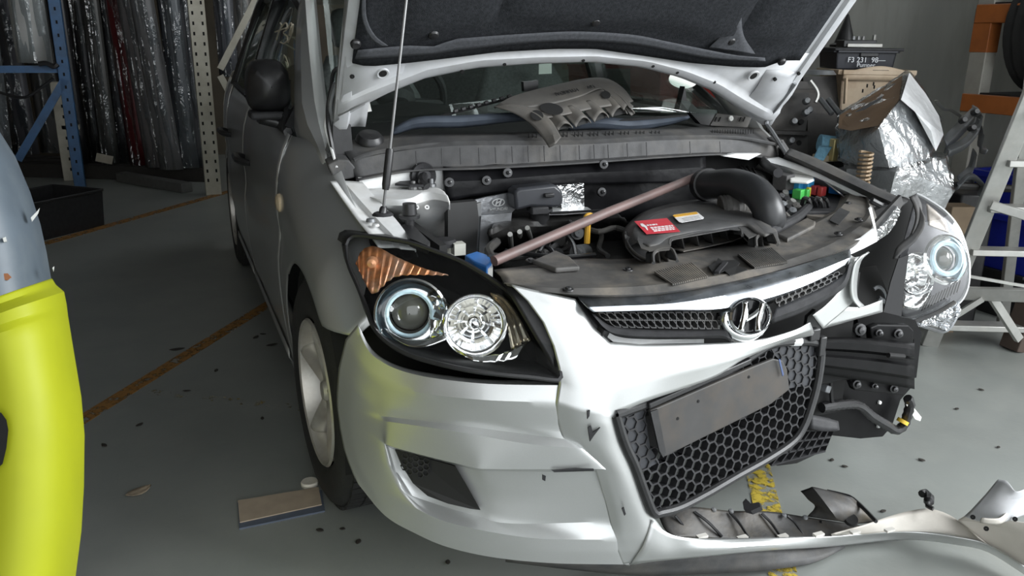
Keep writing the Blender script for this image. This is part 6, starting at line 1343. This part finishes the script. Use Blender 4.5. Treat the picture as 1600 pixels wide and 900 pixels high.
MB().box(kc+V((.05, -.04, .036)), (.014, .014, .05)).mk('module_plug', alu, AL, bevel=.003)
for i in range(3): MB().lathe(kc+V((-.07+i*.03, -.03, .036)), (0, 0, 1), [(.001, .018), (.008, .016), (.010, 0)], 10).mk('module_stud', steel, AL)
cn = kc+V((.03, .13, 0)); CO = thing('plastic_cone', (cn.x, cn.y, zz_), 'dark pointed cone standing on the black tub lid', 'cone')
MB().lathe((cn.x, cn.y, zz_), (0, 0, 1), [(.001, .16), (.006, .155), (.05, .02), (.07, .012), (.07, 0)], 16).mk('cone_body', blk, CO)
# blue strap roll
sr = S(1290, 232, d=3.4); bluew = pm('blue_webbing', (.16, .34, .46), .8, 0, .2, 60)
SR = thing('strap', (sr.x, sr.y, S(1290, 252, d=3.4).z), 'roll of pale blue webbing strap with a brass buckle', 'strap')
MB().tube([S(1280, 223, d=3.42), S(1302, 226, d=3.42)], .035, 16).mk('strap_roll', bluew, SR)
sheet('strap_tail', [[S(1280, 228, d=3.36), S(1270, 248, d=3.33)], [S(1300, 230, d=3.36), S(1286, 252, d=3.33)]], bluew, SR, 8, 3, .003)
MB().box(S(1303, 234, d=3.38), (.03, .03, .09)).mk('buckle', pm('brass', (.5, .42, .2), .4, .6), SR, bevel=.004)
MB().box(S(1293, 246, d=3.42), (.12, .05, .03)).mk('wood_block', pm('pale_wood', (.45, .38, .27), .7), SR, bevel=.004)
MB().box((sr.x, sr.y+.05, S(1290, 253, d=3.42).z/2-.0), (.12, .10, S(1290, 253, d=3.42).z-.004)).mk('strap_box', blk, thing('crate', (sr.x, sr.y+.05, 0), 'narrow black box under the blue strap roll', 'crate'), bevel=.006)
# coil spring
cp_ = S(1347, 290, d=2.95); SPR = MB().tube([V((cp_.x+.022*math.cos(i*.7), cp_.y+.022*math.sin(i*.7), cp_.z+i*.0016)) for i in range(76)], .005, 6)
SPR.mk('coil_spring', pm('tan_spring', (.25, .18, .11), .6, .2), thing('spring', (cp_.x, cp_.y, cp_.z), 'brown coil spring standing between the fender and the parcel', 'spring'))
MB().box((cp_.x, cp_.y, cp_.z/2-.003), (.12, .12, cp_.z-.006)).mk('stand_box', blk, thing('crate', (cp_.x, cp_.y, 0), 'dark box behind the far fender with the coil spring on top', 'crate'), bevel=.006)
# suspension arms and brackets
ar = S(1510, 250, d=3.5); AR = thing('suspension_arm', (ar.x, ar.y, 0), 'grey pressed steel suspension arms leaning beside the wrapped parcel', 'car part')
def arm_(pts, wd, d, m=steel): 
    c = [S(x, y, d=d) for x, y in pts]; k = cr(c, 16)
    return MB().grid([[p+UP*wd*.5 for p in k], [p-FW*.02 for p in k], [p-UP*wd*.5 for p in k]]).mk('steel_arm', m, AR, thick=.008)
arm_([(1474, 228), (1500, 200), (1522, 178)], .06, 3.45); arm_([(1478, 238), (1505, 225), (1524, 205)], .035, 3.40); arm_([(1520, 172), (1530, 180), (1526, 200), (1518, 205)], .045, 3.42)
arm_([(1528, 188), (1532, 210), (1530, 232), (1540, 236)], .03, 3.42); arm_([(1522, 240), (1514, 268), (1495, 285)], .04, 3.45); arm_([(1462, 158), (1472, 170), (1484, 172), (1500, 182)], .012, 3.5, alu)
arm_([(1495, 292), (1515, 275), (1535, 290), (1528, 310)], .03, 3.4)
for x, y in ((1504, 188), (1523, 175), (1518, 200)): MB().lathe(S(x, y, d=3.40), -FW, [(.001, .02), (.010, .02), (.014, .01), (.014, -.01)], 10).mk('arm_bush', blk, AR)
MB().tube([S(1490, 290, d=3.42), S(1600, 296, d=3.42)], .016, 8).mk('steel_bar', bk, AR)
MB().box((ar.x+.20, ar.y+.10, .30), (.16, .12, .60), (0, 0, -YAW)).mk('arm_bin', blk, AR, bevel=.01)
ca = S(1492, 350, d=3.6); MB().box((ca.x, ca.y, .27), (.10, .10, .60), (0, 0, -YAW)).mk('cardboard_box', pm('tan_carton', (.28, .21, .14), .8), label='brown carton on the floor behind the displaced headlight', cat='box', bevel=.004)
# blue crates on black ones
kbx = pm('royal_blue_plastic', (.012, .022, .30), .4, 0, .12, 20)
bl0 = fl(1528, 478); 
q0 = V((2.40, 1.18, 0))
K2 = thing('crate', (q0.x+.3, q0.y, 0), 'black crate on the floor under the blue crates', 'crate'); cbox(K2, q0, V((1, 0, 0)), V((0, 1, 0)), .58, .44, S(1570, 405, d=4.1).z, blk, .02)
zq = S(1570, 405, d=4.1).z+.008
KB = thing('crate', (q0.x+.3, q0.y, zq), 'royal blue plastic crate with hand hole, stacked on a black one', 'crate')
hb = cbox(KB, V((q0.x, q0.y, zq)), V((1, 0, 0)), V((0, 1, 0)), .58, .44, .25, kbx, .05, .008, .03)
KB2 = thing('crate', (q0.x+.3, q0.y, zq+.26), 'upper royal blue crate nested in the one below', 'crate')
hb2 = cbox(KB2, V((q0.x+.08, q0.y+.03, zq+.27)), V((1, 0, 0)), V((0, 1, 0)), .46, .36, .15, kbx, .05, .008, .03)
hm = hb2[0].lerp(hb2[1], .4)+V((0, -.012, -.05)); MB().box(hm, (.12, .004, .03), (0, 0, -.28)).mk('hand_hole', hole, KB2, smooth=False)
# aluminium step ladder
LD = thing('step_ladder', fl(1450, 540), 'aluminium step ladder standing behind the displaced headlight', 'ladder')
r0 = fl(1452, 540); r1 = S(1604, 170, d=3.0); dir_ = r1-r0; r2 = r0+dir_*1.35
sd = (V((RT.x, RT.y, 0))+V((.10, -.10, 0))).normalized()
def chan(a_, b_, nm, wd=.075, th=.028): MB().beam(a_, b_, wd, th, V((-.5, -.8, .35))).mk(nm, alu, LD, bevel=.003)
chan(r0, r2, 'ladder_rail', .066, .026); chan(r0+sd*.48, r2+sd*.42, 'ladder_rail', .066, .026)
for t in (.10, .26, .44, .62, .80, .98, 1.16): 
    a_ = r0+dir_*t; MB().beam(a_, a_+sd*.46, .075, .025).mk('ladder_step', alu, LD, bevel=.003)
g0 = fl(1582, 545)+V((.22, .22, 0)); g1 = r2+V((.0, .10, -.05))
chan(g0, g1, 'rear_leg', .045, .025); chan(g0+sd*.48, g1+sd*.42, 'rear_leg', .045, .025)
MB().beam(S(1502, 458, d=3.25), S(1620, 462, d=3.1), .03, .05).mk('spreader', alu, LD, bevel=.003)
MB().beam(S(1548, 320, d=3.15), S(1625, 344, d=3.1), .015, .035).mk('spreader', alu, LD, bevel=.003)
MB().beam(S(1505, 430, d=3.3), S(1620, 450, d=3.3), .010, .012).mk('tie_rod', alu, LD)
MB().beam(S(1550, 465, d=3.2), S(1592, 530, d=3.3), .02, .03).mk('leg_brace', alu, LD); MB().beam(S(1535, 467, d=3.2), S(1495, 492, d=3.25), .02, .02).mk('leg_brace', alu, LD)
TS = MB().beam(fl(1582, 546)+V((0, 0, .0)), S(1612, 468, d=3.45), .09, .06).mk('timber_post', pm('dark_brown_timber', (.07, .05, .04), .8), label='short dark brown timber post beside the ladder foot', cat='timber', bevel=.004)
# orange rack along the right wall
orange_p = pm('orange_rack_paint', (.42, .13, .03), .5, 0, .12, 10, dirt=(.2, .07, .03), dscale=6, damt=.5)
grey_p = pm('grey_rack_paint', (.36, .35, .31), .5, 0, .1, 10, dirt=(.2, .18, .14), dscale=6, damt=.5)
OR = thing('pallet_rack', (2.52, 1.3, 0), 'rack with grey upright and orange beams holding tyres by the right wall', 'rack')
yk = S(1536, 80, x=2.5).y
MB().box((2.5, yk, 1.2), (.07, .09, 2.4)).mk('rack_post', grey_p, OR, bevel=.004); MB().box((3.0, yk, 1.2), (.07, .09, 2.4)).mk('rack_post', grey_p, OR, bevel=.004)
zl1, zl2 = S(1535, 22, x=2.5).z, S(1520, 160, x=2.5).z
MB().box((2.5, yk, zl1-.075), (.075, .095, .20)).mk('orange_connector', orange_p, OR, bevel=.003)
for zq_ in (zl1, zl2):
    MB().beam(V((2.48, yk+.04, zq_)), V((2.48, -.1, zq_)), .05, .085).mk('orange_beam', orange_p, OR, bevel=.004); MB().beam(V((3.0, yk, zq_)), V((3.0, -.1, zq_)), .05, .085).mk('orange_beam', orange_p, OR, bevel=.004)
    MB().box((2.74, (yk-.1)/2, zq_+.046), (.54, yk+.05, .008)).mk('shelf_board', blk_m, OR, smooth=False)
MB().box((2.5, -.08, 1.2), (.07, .09, 2.4)).mk('rack_post', grey_p, OR, bevel=.004); MB().box((3.0, -.08, 1.2), (.07, .09, 2.4)).mk('rack_post', grey_p, OR, bevel=.004)
for y_ in (yk-.28, yk-.50): MB().box((2.452, y_, zl1), (.004, .05, .08)).mk('paper_tape', pm('tape', (.5, .44, .35), .7), OR, smooth=False)
def tyre(c, ax, lab, R_=.30):
    T_ = thing('tyre', (c.x, c.y, c.z-R_), lab, 'tyre', 'tyres on the orange rack')
    MB().lathe(c, ax, [(R_*.62, .07), (R_*.72, .095), (R_*.90, .09), (R_*.98, .07), (R_, .03), (R_, -.03), (R_*.98, -.07), (R_*.90, -.09), (R_*.72, -.095), (R_*.62, -.07), (R_*.62, .07)], 40).mk('tyre_body', rubber, T_)
    for k in (-.045, 0, .045): MB().lathe(c, ax, [(R_+.003, k-.016), (R_+.003, k+.016)], 40).mk('tread_band', rubber, T_)
    return T_
for i in range(5): tyre(V((2.74, yk-.20-.215*i, zl2+.35)), V((0, 1, .0)), 'worn black tyre standing in the row on the lower orange shelf')
# second rack glimpsed through the windscreen
R2 = thing('pallet_rack', (2.45, 5.0, 0), 'orange beam rack with a red bin seen through the windscreen', 'rack')
for yy in (3.7, 6.2):
    for xx in (2.2, 2.95): MB().box((xx, yy, 1.3), (.07, .08, 2.6)).mk('rack_post', grey_p, R2, bevel=.004)
for zq_ in (.68, 1.35):
    for xx in (2.2, 2.95): MB().beam(V((xx, 3.7, zq_)), V((xx, 6.2, zq_)), .05, .12).mk('orange_beam', orange_p, R2, bevel=.004)
    MB().box((2.57, 4.95, zq_+.065), (.75, 2.4, .01)).mk('shelf_board', blk_m, R2, smooth=False)
for i, (yy, m, h_, lab) in enumerate(((4.4, pm('red_bin', (.35, .04, .03), .5), .30, 'red plastic bin on the rear orange rack'), (4.95, pm('grey_bin', (.20, .21, .21), .5), .24, 'grey plastic bin on the rear orange rack'), (5.5, MATS['red_bin'], .26, 'second red bin at the far end of the rear orange rack'))):
    T_ = thing('storage_bin', (2.55, yy, .752), lab, 'bin'); cbox(T_, V((2.3, yy-.22, .752)), V((1, 0, 0)), V((0, 1, 0)), .5, .42, h_, m, .06)
